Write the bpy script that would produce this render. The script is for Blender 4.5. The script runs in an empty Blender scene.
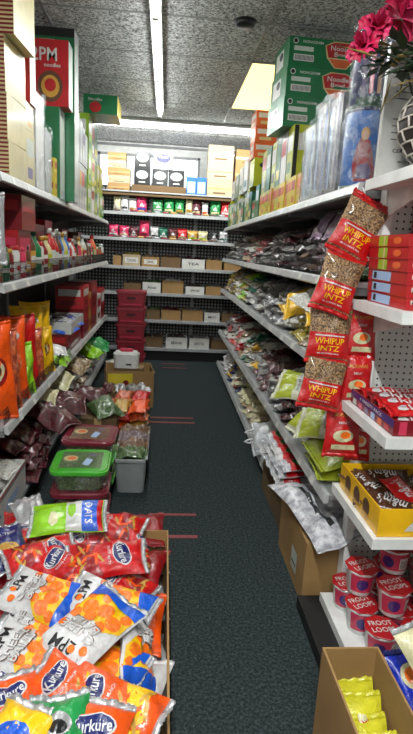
import bpy, bmesh, math, random
from mathutils import Vector, Matrix, Euler, noise
PI = math.pi
random.seed(7)
scn = bpy.context.scene
COL = scn.collection

# ------------------------------------------------------------------ materials
MATS = {}
def lin(c):
    return tuple((x/12.92 if x <= 0.04045 else ((x+0.055)/1.055)**2.4) for x in c)
def rgb(r, g, b):
    return lin((r/255, g/255, b/255)) + (1,)
class NT:
    def __init__(s, name):
        m = bpy.data.materials.new(name); m.use_nodes = True
        s.m = m; s.n = m.node_tree.nodes; s.l = m.node_tree.links
        s.b = s.n['Principled BSDF']; s.tc = None
        MATS[name] = m
    def node(s, t, **k):
        o = s.n.new(t)
        for a, v in k.items():
            if a.startswith('i_'):
                o.inputs[a[2:].replace('_', ' ')].default_value = v
            else: setattr(o, a, v)
        return o
    def link(s, a, b): s.l.new(a, b)
    def obj(s):
        if not s.tc: s.tc = s.node('ShaderNodeTexCoord')
        return s.tc.outputs['Object']
    def noise(s, scale, detail=3, rough=.6):
        n = s.node('ShaderNodeTexNoise'); n.inputs['Scale'].default_value = scale
        n.inputs['Detail'].default_value = detail; n.inputs['Roughness'].default_value = rough
        s.link(s.obj(), n.inputs['Vector']); return n.outputs['Fac']
    def voro(s, scale, feature='F1', out='Distance'):
        n = s.node('ShaderNodeTexVoronoi'); n.feature = feature
        n.inputs['Scale'].default_value = scale
        s.link(s.obj(), n.inputs['Vector']); return n.outputs[out]
    def ramp(s, fac, stops, interp='LINEAR'):
        r = s.node('ShaderNodeValToRGB'); e = r.color_ramp.elements
        r.color_ramp.interpolation = interp
        while len(e) < len(stops): e.new(.5)
        for i, (p, c) in enumerate(stops): e[i].position = p; e[i].color = c
        s.link(fac, r.inputs['Fac']); return r.outputs['Color']
    def bump(s, h, strength=.4, dist=.01):
        b = s.node('ShaderNodeBump'); b.inputs['Strength'].default_value = strength
        b.inputs['Distance'].default_value = dist
        s.link(h, b.inputs['Height']); s.link(b.outputs['Normal'], s.b.inputs['Normal'])
    def base(s, c, rough=.5, metal=0, coat=0, spec=.5):
        if isinstance(c, tuple): s.b.inputs['Base Color'].default_value = c
        else: s.link(c, s.b.inputs['Base Color'])
        s.b.inputs['Roughness'].default_value = rough
        s.b.inputs['Metallic'].default_value = metal
        s.b.inputs['Coat Weight'].default_value = coat
        s.b.inputs['Coat Roughness'].default_value = .12
        s.b.inputs['Specular IOR Level'].default_value = spec
        return s
def plain(name, c, rough=.5, metal=0, coat=0, nz=0, spec=.5):
    """a painted or printed surface with slight procedural tone variation"""
    if name in MATS: return name
    t = NT(name)
    col = rgb(*c)
    d = tuple(x*.78 for x in col[:3])+(1,)
    t.base(t.ramp(t.noise(nz or 9, 4), [(.3, d), (.65, col)]), rough, metal, coat, spec)
    return name
def foil(name, c, rough=.25, metal=.0, c2=None, sc=16):
    """glossy crinkled packet film"""
    if name in MATS: return name
    t = NT(name); col = rgb(*c); c2 = rgb(*c2) if c2 else tuple(x*.7 for x in col[:3])+(1,)
    t.base(t.ramp(t.noise(sc, 5), [(.35, c2), (.6, col)]), rough, metal, .35, .5)
    n = t.noise(38, 4, .7); t.bump(n, .55, .012)
    return name
def grain(name, cs, scale=160, rough=.35, hl=.25):
    """clear film packet full of loose goods: the goods' grains under a glossy film with milky glints painted into the colour"""
    if name in MATS: return name
    t = NT(name)
    v = t.node('ShaderNodeTexVoronoi'); v.inputs['Scale'].default_value = scale
    t.link(t.obj(), v.inputs['Vector'])
    r = t.node('ShaderNodeSeparateColor'); t.link(v.outputs['Color'], r.inputs[0])
    k = len(cs)
    c = t.ramp(r.outputs[0], [((i+.2)/k, rgb(*x)) for i, x in enumerate(cs)])
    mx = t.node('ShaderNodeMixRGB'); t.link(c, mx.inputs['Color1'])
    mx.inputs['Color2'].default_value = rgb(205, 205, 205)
    f = t.ramp(t.noise(26, 5, .75), [(.56, (0,0,0,1)), (.7, (hl,)*3+(1,))])  # noise mask for the pale glints mixed into the base colour
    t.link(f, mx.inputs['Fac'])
    t.base(mx.outputs[0], rough, 0, .8, .6)
    t.bump(t.noise(45, 5, .75), .7, .015)
    return name
def emit(name, c, s):
    t = NT(name); t.base(rgb(*c), .4)
    t.b.inputs['Emission Color'].default_value = rgb(*c); t.b.inputs['Emission Strength'].default_value = s
    return name
def film(name, glint=.35, tint=(235, 240, 245), sc=14):
    """clear cling film, glinting where it is crumpled"""
    t = NT(name)
    tr = t.node('ShaderNodeBsdfTransparent'); mx = t.node('ShaderNodeMixShader'); gl = t.node('ShaderNodeBsdfGlossy')
    gl.inputs['Roughness'].default_value = .16; gl.inputs['Color'].default_value = rgb(*tint)
    f = t.ramp(t.noise(sc, 6, .8), [(.47, (.05,)*3+(1,)), (.56, (glint,)*3+(1,)), (.66, (.1,)*3+(1,))])
    t.link(f, mx.inputs[0]); t.link(tr.outputs[0], mx.inputs[1]); t.link(gl.outputs[0], mx.inputs[2])
    out = t.n['Material Output']; t.link(mx.outputs[0], out.inputs['Surface'])
    bp = t.node('ShaderNodeBump'); bp.inputs['Strength'].default_value = 1; bp.inputs['Distance'].default_value = .02
    t.link(t.noise(26, 5, .8), bp.inputs['Height']); t.link(bp.outputs['Normal'], gl.inputs['Normal'])
    t.n.remove(t.b); return name
def dots(name, c, hole, pitch, rad, rough=.45, axes=(0, 2)):
    """perforated sheet metal: regular rows of punched holes"""
    t = NT(name)
    sx = t.node('ShaderNodeSeparateXYZ'); t.link(t.obj(), sx.inputs[0])
    def cell(o):
        m = t.node('ShaderNodeMath', operation='DIVIDE'); t.link(o, m.inputs[0]); m.inputs[1].default_value = pitch
        a = t.node('ShaderNodeMath', operation='FRACT'); t.link(m.outputs[0], a.inputs[0])
        b = t.node('ShaderNodeMath', operation='SUBTRACT'); t.link(a.outputs[0], b.inputs[0]); b.inputs[1].default_value = .5
        d = t.node('ShaderNodeMath', operation='POWER'); 
        e = t.node('ShaderNodeMath', operation='ABSOLUTE'); t.link(b.outputs[0], e.inputs[0])
        t.link(e.outputs[0], d.inputs[0]); d.inputs[1].default_value = 2; return d.outputs[0]
    s = t.node('ShaderNodeMath', operation='ADD'); t.link(cell(sx.outputs[axes[0]]), s.inputs[0]); t.link(cell(sx.outputs[axes[1]]), s.inputs[1])
    t.base(t.ramp(s.outputs[0], [(0, rgb(*hole)), ((rad/pitch)**2, rgb(*c))], 'CONSTANT'), rough)
    return name

def carpet():
    t = NT('carpet')
    t.base(t.ramp(t.noise(85, 6, .85), [(.36, rgb(19, 25, 27)), (.5, rgb(42, 50, 51)), (.64, rgb(76, 83, 83))]), .95, spec=.1)
    t.bump(t.noise(120, 4, .8), .6, .004)
carpet()
def ctile():
    t = NT('ceiling_tile')
    a = t.ramp(t.noise(58, 6, .84), [(.42, rgb(84, 84, 84)), (.49, rgb(178, 179, 178)), (.57, rgb(236, 237, 236))])
    t.base(a, .9, spec=.1); t.bump(t.noise(52, 5, .8), 1, .012)
ctile()
plain('white_wall', (225, 226, 222), .8); plain('grid_bar', (150, 151, 150), .5)
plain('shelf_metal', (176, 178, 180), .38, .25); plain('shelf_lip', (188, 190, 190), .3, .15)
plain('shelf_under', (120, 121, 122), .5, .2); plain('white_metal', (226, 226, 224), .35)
plain('upright_metal', (150, 152, 152), .4, .3); plain('back_sheet', (58, 56, 55), .6)
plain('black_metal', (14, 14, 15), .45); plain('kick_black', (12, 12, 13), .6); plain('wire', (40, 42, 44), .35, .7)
plain('tag_strip', (222, 222, 216), .3, 0, .3)
dots('pegboard_white', (203, 202, 198), (40, 38, 36), .0254, .0042)
dots('perforated_dark', (24, 25, 26), (146, 150, 150), .042, .0125)
plain('kraft', (152, 118, 72), .75, nz=5); plain('kraft_dark', (104, 80, 50), .8, nz=5); plain('kraft_pale', (176, 158, 128), .75, nz=5)
plain('tape_clear', (188, 160, 112), .2, 0, .5); plain('tape_red', (128, 52, 54), .6, nz=60)
emit('tube_light', (250, 255, 252), 13); emit('warm_panel', (255, 232, 160), 1.3); emit('sky_light', (246, 250, 255), 1.7)
plain('fixture_white', (215, 215, 212), .4)
film('cling_film', .5); film('clear_plastic', .3, sc=8)
# loose goods
G = {
 'brown': grain('brown_pulses', [(70, 44, 28), (118, 78, 48), (150, 112, 76), (52, 33, 22)], 170),
 'white': grain('white_grains', [(200, 198, 190), (222, 221, 214), (160, 157, 148)], 200, hl=.6),
 'beige': grain('beige_nuts', [(156, 132, 98), (182, 160, 124), (112, 88, 62)], 90, hl=.4),
 'grey': grain('grey_seeds', [(70, 68, 66), (112, 108, 105), (146, 142, 138), (48, 46, 46)], 190, hl=.6),
 'dark': grain('black_spice', [(26, 22, 22), (50, 42, 40), (78, 66, 60)], 150, hl=.5),
 'purple': grain('purple_beans', [(66, 46, 54), (98, 74, 84), (128, 108, 112)], 150, hl=.7),
 'burgundy': grain('dark_red_beans', [(70, 8, 20), (104, 14, 30), (44, 6, 14)], 120, hl=.1),
 'red': grain('red_chillies', [(130, 22, 30), (92, 14, 20), (170, 50, 50)], 90, hl=.45),
 'green': grain('green_seeds', [(58, 92, 44), (98, 128, 66), (40, 62, 34)], 150, hl=.45),
 'yellow': grain('yellow_lentils', [(176, 156, 34), (206, 190, 66), (140, 118, 24)], 180, hl=.3),
 'orange': grain('orange_crisps', [(196, 74, 26), (222, 108, 42), (150, 46, 18)], 80, hl=.3),
 'seed': grain('fennel_seed_mix', [(96, 66, 36), (150, 112, 70), (186, 152, 104), (60, 38, 22)], 230, .35, .2),
}
for n, c in {'red': (196, 14, 20), 'deep_red': (138, 14, 24), 'orange': (238, 84, 12), 'lime': (140, 200, 24), 'white': (206, 204, 204),
             'blue': (8, 84, 196), 'navy': (20, 30, 92), 'yellow': (236, 184, 8), 'silver': (186, 186, 188), 'green': (22, 138, 66),
             'cream': (208, 202, 160), 'teal': (10, 96, 74), 'purple': (72, 40, 132), 'pink': (206, 44, 92), 'black': (20, 20, 22),
             'wine': (84, 18, 32), 'gold': (190, 146, 60), 'pale_blue': (160, 190, 220), 'ball': (240, 112, 16), 'brown': (92, 54, 34), 'lilac': (150,120,150)}.items():
    foil('foil_'+n, c, .28 if n != 'silver' else .22, .5 if n == 'silver' else 0)
for n, c in {'red': (176, 26, 32), 'deep_red': (122, 16, 26), 'green': (16, 108, 62), 'yellow': (214, 192, 44), 'ygreen': (172, 178, 34), 'lime': (140, 176, 44),
             'orange': (214, 96, 44), 'white': (206, 205, 200), 'cream': (200, 186, 132), 'black': (22, 22, 24), 'blue': (40, 100, 180), 'navy': (24, 30, 86),
             'pink': (200, 52, 84), 'silver': (168, 170, 172), 'brown': (92, 60, 40), 'teal': (14, 88, 70), 'pale': (188, 196, 186), 'purple': (62, 34, 110),
             'grey': (112, 114, 114), 'skin': (206, 164, 128), 'gold': (196, 148, 58), 'lilac': (112, 96, 132), 'darkgreen': (14, 66, 40), 'paleblue': (158, 186, 222)}.items():
    plain('print_'+n, c, .35, 0, .25)
plain('print_ink', (34, 34, 36), .5); plain('leaf', (36, 62, 36), .5); plain('leaf_dry', (150, 128, 66), .6); plain('rose', (182, 14, 66), .55, nz=20); plain('rose_pink', (204, 40, 96), .55)
plain('plastic_white', (216, 218, 216), .3, 0, .4); plain('bin_grey', (146, 152, 152), .4); plain('crate_red', (150, 42, 56), .35, 0, .4)
plain('vase_dark', (44, 36, 34), .6); plain('vase_strip', (196, 186, 174), .5); plain('lid_green', (66, 168, 46), .25, 0, .5); plain('lid_wine', (120, 38, 52), .25, 0, .5)
plain('tub_clear', (140, 150, 132), .2, 0, .8)

# ------------------------------------------------------------------ mesh builder
TXT = {}
def text_geo(s):
    if s not in TXT:
        cu = bpy.data.curves.new('t', 'FONT'); cu.body = s; cu.resolution_u = 2; cu.size = 1; cu.offset = .012
        o = bpy.data.objects.new('t', cu); COL.objects.link(o)
        bpy.context.view_layer.update()
        me = bpy.data.meshes.new_from_object(o.evaluated_get(bpy.context.evaluated_depsgraph_get()))
        bm = bmesh.new(); bm.from_mesh(me); bmesh.ops.triangulate(bm, faces=bm.faces)
        vs = [v.co.xy.copy() for v in bm.verts]; bm.verts.index_update()
        fs = [[v.index for v in f.verts] for f in bm.faces]
        bm.free(); bpy.data.objects.remove(o); bpy.data.curves.remove(cu); bpy.data.meshes.remove(me)
        x0 = min(v.x for v in vs); x1 = max(v.x for v in vs); y0 = min(v.y for v in vs); y1 = max(v.y for v in vs)
        TXT[s] = ([((v.x-(x0+x1)/2), (v.y-(y0+y1)/2)) for v in vs], fs, x1-x0, y1-y0)
    return TXT[s]
class MB:
    def __init__(s): s.v = []; s.f = []; s.m = []; s.sm = []
    def add(s, vs, fs, m, smooth=False):
        o = len(s.v); s.v += [tuple(p) for p in vs]
        for f in fs: s.f.append([i+o for i in f]); s.m.append(m); s.sm.append(smooth)
        return s
    def box(s, x0, x1, y0, y1, z0, z1, m, faces=None):
        vs = [(x, y, z) for z in (z0, z1) for y in (y0, y1) for x in (x0, x1)]
        F = {'-z': (0, 2, 3, 1), '+z': (4, 5, 7, 6), '-y': (0, 1, 5, 4), '+y': (2, 6, 7, 3), '-x': (0, 4, 6, 2), '+x': (1, 3, 7, 5)}
        for k, f in F.items(): s.add(vs, [f], (faces or {}).get(k, m))
        return s
    def hexa(s, pts, m):
        """eight corners: bottom four (counter-clockwise) then top four"""
        return s.add(pts, [(3, 2, 1, 0), (4, 5, 6, 7), (0, 1, 5, 4), (1, 2, 6, 5), (2, 3, 7, 6), (3, 0, 4, 7)], m)
    def lathe(s, prof, m, n=20, c=(0, 0, 0), smooth=True, cap=True):
        vs = []; fs = []
        for r, z in prof:
            for i in range(n):
                a = 2*PI*i/n; vs.append((c[0]+r*math.cos(a), c[1]+r*math.sin(a), c[2]+z))
        for j in range(len(prof)-1):
            for i in range(n):
                a = j*n+i; b = j*n+(i+1) % n; fs.append((a, b, b+n, a+n))
        if cap: fs += [tuple(range(n))[::-1], tuple((len(prof)-1)*n+i for i in range(n))]
        return s.add(vs, fs, m, smooth)
    def tube(s, pts, r, m, n=6):
        pts = [Vector(p) for p in pts]; vs = []; fs = []
        for i, p in enumerate(pts):
            d = (pts[min(i+1, len(pts)-1)]-pts[max(i-1, 0)]).normalized()
            a = d.cross(Vector((0, 0, 1)) if abs(d.z) < .9 else Vector((1, 0, 0))).normalized(); b = d.cross(a)
            rr = r[i] if isinstance(r, (list, tuple)) else r
            for k in range(n):
                t = 2*PI*k/n; vs.append(p+(a*math.cos(t)+b*math.sin(t))*rr)
        for i in range(len(pts)-1):
            for k in range(n): fs.append((i*n+k, i*n+(k+1) % n, (i+1)*n+(k+1) % n, (i+1)*n+k))
        fs += [tuple(range(n))[::-1], tuple((len(pts)-1)*n+k for k in range(n))]
        return s.add(vs, fs, m, True)
    # printed shapes laid on a surface; fn(u, v, lift) gives the point
    def shape(s, poly, fs, m, fn, lift=.0008, maxe=None):
        if maxe:
            bm = bmesh.new(); vv = [bm.verts.new((x, y, 0)) for x, y in poly]
            for f in fs:
                try: bm.faces.new([vv[i] for i in f])
                except ValueError: pass
            bmesh.ops.triangulate(bm, faces=bm.faces)
            for _ in range(5):
                es = [e for e in bm.edges if e.calc_length() > maxe]
                if not es: break
                bmesh.ops.subdivide_edges(bm, edges=es, cuts=1); bmesh.ops.triangulate(bm, faces=bm.faces)
            bm.verts.index_update(); poly = [(v.co.x, v.co.y) for v in bm.verts]; fs = [[v.index for v in f.verts] for f in bm.faces]; bm.free()
        return s.add([fn(x, y, lift) for x, y in poly], fs, m, bool(maxe))
    def poly(s, pts, m, fn, lift=.0008, maxe=None): return s.shape(pts, [tuple(range(len(pts)))], m, fn, lift, maxe)
    def rect(s, x0, x1, y0, y1, m, fn, lift=.0008, maxe=None): return s.poly([(x0, y0), (x1, y0), (x1, y1), (x0, y1)], m, fn, lift, maxe)
    def oval(s, cx, cy, rx, ry, m, fn, lift=.0008, maxe=None, rot=0, n=16):
        c, q = math.cos(rot), math.sin(rot)
        return s.poly([(cx+rx*math.cos(2*PI*i/n)*c-ry*math.sin(2*PI*i/n)*q, cy+rx*math.cos(2*PI*i/n)*q+ry*math.sin(2*PI*i/n)*c) for i in range(n)], m, fn, lift, maxe)
    def text(s, t, cx, cy, size, m, fn, lift=.0016, width=None, rot=0, maxe=None):
        vs, fs, w, h = text_geo(t); k = size/h; kx = (width/w) if width else k
        c, q = math.cos(rot), math.sin(rot)
        return s.shape([(cx+x*kx*c-y*k*q, cy+x*kx*q+y*k*c) for x, y in vs], fs, m, fn, lift, maxe)
    def mesh(s, name):
        me = bpy.data.meshes.new(name); me.from_pydata(s.v, [], s.f)
        ms = []; 
        for m in s.m:
            if m not in ms: ms.append(m)
        for m in ms: me.materials.append(MATS[m])
        me.polygons.foreach_set('material_index', [ms.index(m) for m in s.m])
        me.polygons.foreach_set('use_smooth', s.sm); me.update(); return me
class Print:
    """sorts printed shapes by the face they lie on"""
    def __init__(s): s.d = {}
    def _g(s, fn): return s.d.setdefault(id(fn), MB())
    def rect(s, *a): s._g(a[5]).rect(*a); return s
    def oval(s, *a): s._g(a[5]).oval(*a); return s
    def poly(s, *a): s._g(a[2]).poly(*a); return s
    def text(s, *a): s._g(a[5]).text(*a); return s
def link(name, me, parent=None, loc=(0, 0, 0), rot=(0, 0, 0), sc=None):
    o = bpy.data.objects.new(name, me); COL.objects.link(o); o.location = loc
    o.rotation_euler = rot
    if sc: o.scale = sc
    if parent: o.parent = parent
    return o
def obj(name, mb, parent=None, loc=(0, 0, 0), rot=(0, 0, 0)): return link(name, mb.mesh(name), parent, loc, rot)
def tag(o, label, cat, group=None, kind=None):
    o['label'] = label; o['category'] = cat
    if group: o['group'] = group
    if kind: o['kind'] = kind
    return o
def thing(name, label, cat, loc=(0, 0, 0), rot=(0, 0, 0), group=None):
    return tag(link(name, None, None, loc, rot), label, cat, group)
def struct(name, mb, loc=(0, 0, 0)):
    o = obj(name, mb, None, loc); o['kind'] = 'structure'; return o
def copy_thing(src, loc, rot, label, group=None, mat=None, sc=None):
    r = src.copy(); COL.objects.link(r); r.location = loc; r.rotation_euler = rot; r['label'] = label
    if sc: r.scale = sc
    if group: r['group'] = group
    if mat: r.material_slots[0].link = 'OBJECT'; r.material_slots[0].material = MATS[mat]
    for ch in list(src.children):
        c = ch.copy(); COL.objects.link(c); c.parent = r
        for g in ch.children:
            d = g.copy(); COL.objects.link(d); d.parent = c
    return r
ORD = ['first','second','third','fourth','fifth','sixth','seventh','eighth','ninth','tenth','eleventh','twelfth','thirteenth','fourteenth','fifteenth','sixteenth','seventeenth','eighteenth','nineteenth','twentieth',
 'twenty-first','twenty-second','twenty-third','twenty-fourth','twenty-fifth','twenty-sixth','twenty-seventh','twenty-eighth','twenty-ninth','thirtieth','thirty-first','thirty-second','thirty-third','thirty-fourth','thirty-fifth']+['thirty-'+q for q in ('sixth', 'seventh', 'eighth', 'ninth')]+['fortieth']+['forty-'+q for q in ('first', 'second', 'third', 'fourth', 'fifth', 'sixth', 'seventh', 'eighth', 'ninth')]
# planar frames for printing on the faces of boxes
def fr(o, u, v):
    o, u, v = Vector(o), Vector(u), Vector(v); n = u.cross(v)
    return lambda x, y, l: o+u*x+v*y+n*l

# ------------------------------------------------------------------ the room
CZ = 2.8; BY = 7.62
struct('floor', MB().box(-3.4, 3.4, -2, BY, -.05, 0, 'carpet'))
struct('ceiling', MB().box(-3.4, 3.4, -2, BY, CZ, CZ+.05, 'ceiling_tile'))
struct('wall_left', MB().box(-3.45, -3.4, -2, BY, 0, CZ, 'white_wall'))
struct('wall_right', MB().box(3.4, 3.45, -2, BY, 0, CZ, 'white_wall'))
struct('wall_front', MB().box(-3.45, 3.45, -2.05, -2, 0, CZ, 'white_wall'))
WX0, WX1, WZ0, WZ1 = -.95, .42, 2.15, 2.66
m = MB(); m.box(-3.45, WX0, BY, BY+.08, 0, CZ, 'white_wall').box(WX1, 3.45, BY, BY+.08, 0, CZ, 'white_wall')
m.box(WX0, WX1, BY, BY+.08, 0, WZ0, 'white_wall').box(WX0, WX1, BY, BY+.08, WZ1, CZ, 'white_wall')
struct('wall_back', m)
w = obj('window_1', MB().box(WX0, WX1, BY+.05, BY+.06, WZ0, WZ1, 'sky_light')); w['kind'] = 'structure'
m = MB()
for a in (WX0, -.27, WX1-.03): m.box(a, a+.03, BY-.01, BY+.05, WZ0, WZ1, 'grid_bar')
m.box(WX0, WX1, BY-.01, BY+.05, WZ1-.03, WZ1, 'grid_bar').box(WX0, WX1, BY-.01, BY+.05, WZ0, WZ0+.03, 'grid_bar')
obj('window_frame', m, w)
m = MB().box(-3.4, 3.4, BY-.03, BY, CZ-.05, CZ-.02, 'shelf_under'); struct('trim_1', m)
m = MB()
GX = [-.104+.672*k for k in range(-4, 6)]
for x in GX: m.box(x-.009, x+.009, -2, BY, CZ-.004, CZ+.002, 'grid_bar')
for k in range(-8, 8):
    y = 3.53+.655*k
    if -2 < y < BY: m.box(-3.4, 3.4, y-.009, y+.009, CZ-.004, CZ+.002, 'grid_bar')
struct('trim_2', m)
struct('baseboard_back', MB().box(-3.4, 3.4, BY-.015, BY, 0, .1, 'kick_black'))

# ceiling strip light above the aisle: channel, tube, sockets
def strip(x, y0, y1, label, along='y', grp=None):
    t = thing('ceiling_light', label, 'ceiling light', (x, y0, CZ) if along == 'y' else (y0, x, CZ), (0, 0, 0) if along == 'y' else (0, 0, -PI/2), grp)
    L = y1-y0
    obj('channel', MB().box(-.032, .032, 0, L, -.05, -.004, 'fixture_white'), t)
    n = max(1, round(L/1.22)); s = L/n
    for k in range(n):
        obj('fluorescent_tube', MB().tube([(0, k*s+.03, -.075), (0, (k+1)*s-.03, -.075)], .017, 'tube_light', 10), t)
    for k in range(n+1): obj('socket', MB().box(-.018, .018, max(0, k*s-.02), min(L, k*s+.02), -.1, -.045, 'fixture_white'), t)
    return t
strip(-.104, 2.2, 5.65, 'long bare fluorescent strip light running above the aisle')
t = thing('ceiling_light', 'wide fluorescent batten across the far end of the ceiling', 'ceiling light', (.15, 6.28, CZ))
obj('housing', MB().box(-1.25, 1.25, -.10, .14, -.03, -.004, 'fixture_white'), t)
for k in (-1, 0):
    obj('fluorescent_tube', MB().tube([(k*1.24+.02, -.03, -.06), (k*1.24+1.22, -.03, -.06)], .02, 'tube_light', 10), t)
obj('end_cap', MB().box(-1.27, -1.25, -.1, .14, -.09, -.004, 'fixture_white'), t); obj('end_cap', MB().box(1.25, 1.27, -.1, .14, -.09, -.004, 'fixture_white'), t)
t = thing('ceiling_light', 'yellowed square ceiling light panel above the right shelves', 'ceiling light', (.568, 4.185, CZ))
obj('diffuser', MB().box(.012, .66, .012, 1.298, -.006, -.002, 'warm_panel'), t)
obj('frame', MB().box(0, .672, 0, .012, -.01, -.001, 'grid_bar').box(0, .672, 1.298, 1.31, -.01, -.001, 'grid_bar').box(0, .012, 0, 1.31, -.01, -.001, 'grid_bar').box(.66, .672, 0, 1.31, -.01, -.001, 'grid_bar'), t)
t = thing('smoke_detector', 'small dark round smoke detector on the ceiling', 'smoke detector', (.425, 3.52, CZ))
obj('body', MB().lathe([(.05, -.035), (.06, -.02), (.062, -.004)], 'black_metal', 20), t)
obj('base_ring', MB().lathe([(.07, -.008), (.07, -.001)], 'black_metal', 20), t)
# shop light over the camera end; neighbouring-aisle strips are added fill, outside the frame
for i, (x, y0, y1) in enumerate([(-.104, -1.6, .9), (-2.1, .4, 5.4), (2.1, .4, 5.4)]):
    strip(x, y0, y1, ['fluorescent strip light above the camera end of the aisle', 'fluorescent strip light over the next aisle to the left', 'fluorescent strip light over the next aisle to the right'][i])
def area(x, y, z, sx, sy, e, rot=(0, 0, 0), c=(.97, 1, .985)):
    l = bpy.data.lights.new('tube_glow', 'AREA'); l.shape = 'RECTANGLE'; l.size = sx; l.size_y = sy; l.energy = e; l.color = c
    o = bpy.data.objects.new('tube_glow', l); COL.objects.link(o); o.location = (x, y, z); o.rotation_euler = rot
area(-.104, 3.9, CZ-.11, .05, 3.3, 22); area(-.104, -.3, CZ-.11, .05, 2.4, 84)
area(.15, 6.34, CZ-.12, 2.4, .05, 30, (.75, 0, 0))

# red tape strips on the carpet
for i, (y, x0, x1, w, l) in enumerate([(2.465, 0, .215, .028, 'red tape strip on the carpet, nearest the camera'), (2.70, -.04, .22, .022, 'red tape strip on the carpet, second from the camera'),
        (4.30, -.085, .295, .03, 'red tape strip on the carpet, third from the camera'), (4.43, -.085, .29, .028, 'red tape strip on the carpet, fourth from the camera'),
        (6.42, .0, .3, .025, 'faint red tape strip on the carpet near the far shelves'), (6.66, .0, .3, .025, 'faint red tape strip on the carpet, farthest from the camera')]):
    tag(obj('floor_tape', MB().box(x0, x1, y, y+w, .0005, .003, 'tape_red')), l, 'floor tape', 'red tape strips across the aisle')

# ------------------------------------------------------------------ shelving
def lip(mb, y0, y1, z, xo, s):
    """price rail: a sloped face with a rolled edge, standing at x = xo"""
    pts = [(xo, z+.004), (xo-s*.004, z-.002), (xo-s*.012, z-.032), (xo-s*.004, z-.038), (xo+s*.016, z-.03), (xo+s*.016, z+.004)]
    n = len(pts); vs = [(x, y, zz) for y in (y0, y1) for x, zz in pts]
    fs = [(i, (i+1) % n, (i+1) % n+n, i+n) for i in range(n)] + [tuple(range(n))[::-1], tuple(range(n, 2*n))]
    mb.add(vs, fs, 'shelf_lip')
def shelf(parent, s, y0, y1, z, front=.69, back=1.14, rail=True):
    m = MB(); a, b = sorted((s*(front+.012), s*back))
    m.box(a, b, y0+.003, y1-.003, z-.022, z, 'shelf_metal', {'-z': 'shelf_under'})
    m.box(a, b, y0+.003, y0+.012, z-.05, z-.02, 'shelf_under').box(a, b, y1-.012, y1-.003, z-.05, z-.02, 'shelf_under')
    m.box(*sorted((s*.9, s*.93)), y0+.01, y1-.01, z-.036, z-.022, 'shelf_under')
    o = obj('shelf', m, parent)
    if not rail: return o
    r = MB(); lip(r, y0+.003, y1-.003, z, s*front, s); obj('price_rail', r, o)
    random.seed(int(y0*100+z*1000))
    y = y0+.1+random.random()*.1
    while y < y1-.1:
        q = MB(); q.hexa([(s*(front-.0145), y, z-.031), (s*(front-.0135), y, z-.031), (s*(front-.0135), y+.05, z-.031), (s*(front-.0145), y+.05, z-.031),
                (s*(front-.0055), y, z-.004), (s*(front-.0045), y, z-.004), (s*(front-.0045), y+.05, z-.004), (s*(front-.0055), y+.05, z-.004)], 'tag_strip')
        y += .18+random.random()*.25
        obj('price_tag', q, o)
    for y in (y0+.02, y1-.032):
        bm_ = MB(); xs = sorted((s*back, s*(back-.3)))
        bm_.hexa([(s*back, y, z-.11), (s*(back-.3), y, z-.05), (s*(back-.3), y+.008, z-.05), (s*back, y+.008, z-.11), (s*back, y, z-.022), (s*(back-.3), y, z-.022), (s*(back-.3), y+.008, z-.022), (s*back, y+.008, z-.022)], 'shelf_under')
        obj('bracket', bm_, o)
    return o
def fence(parent, s, y0, y1, z, h=.075, front=.705):
    m = MB(); x = s*front
    for k in range(4): zz = z+.003+h*k/3; m.box(x-.0012, x+.0012, y0, y1, zz-.0012, zz+.0012, 'wire')
    n = int((y1-y0)/.022)
    for k in range(n+1):
        y = y0+(y1-y0)*k/n; m.box(x-.0011, x+.0011, y-.0009, y+.0009, z+.002, z+h+.004, 'wire')
    return obj('wire_fence', m, parent)
def run(s, secs, levels, decks, label, fences, baseh):
    t = thing('shelving_unit', label, 'shelving unit')
    ys = [secs[0][0]]+[b for a, b in secs]
    for y in ys: obj('upright', MB().box(*sorted((s*1.14, s*1.17)), y-.02, y+.02, 0, 2.05, 'upright_metal'), t)
    for i, (a, b) in enumerate(secs):
        obj('back_panel', MB().box(*sorted((s*1.15, s*1.16)), a+.02, b-.02, .1, 2.05, 'back_sheet'), t)
        for z in levels: shelf(t, s, a, b, z)
        if i in decks:
            d = shelf(t, s, a, b, baseh, rail=not (s < 0 and i == 0))
            obj('kick_plate', MB().box(*sorted((s*.72, s*.74)), a+.003, b-.003, 0, baseh-.025, 'kick_black'), t)
    for y in ys: obj('foot', MB().box(*sorted((s*.76, s*1.16)), y-.018, y+.018, .0, .06, 'kick_black'), t)
    for y0, y1, z, h in fences: fence(t, s, y0, y1, z, h)
    return t
RL = (1.715, 1.362, 1.0, .495); LL = (1.72, 1.26, .62)
run(1, [(1.96, 3.12), (3.12, 4.25), (4.25, 5.38), (5.38, 6.5)], RL, (1, 2, 3), 'grey metal shelving unit along the right of the aisle', [(2.02, 4.2, 1.362, .075)], .10)
run(-1, [(2.34, 4.0), (4.0, 5.25), (5.25, 6.5)], LL, (0, 1, 2), 'grey metal shelving unit along the left of the aisle', [(2.36, 3.98, 1.26, .085), (4.02, 5.22, 1.26, .085), (5.27, 6.4, 1.26, .085), (2.36, 3.98, .62, .07)], .15)
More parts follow.
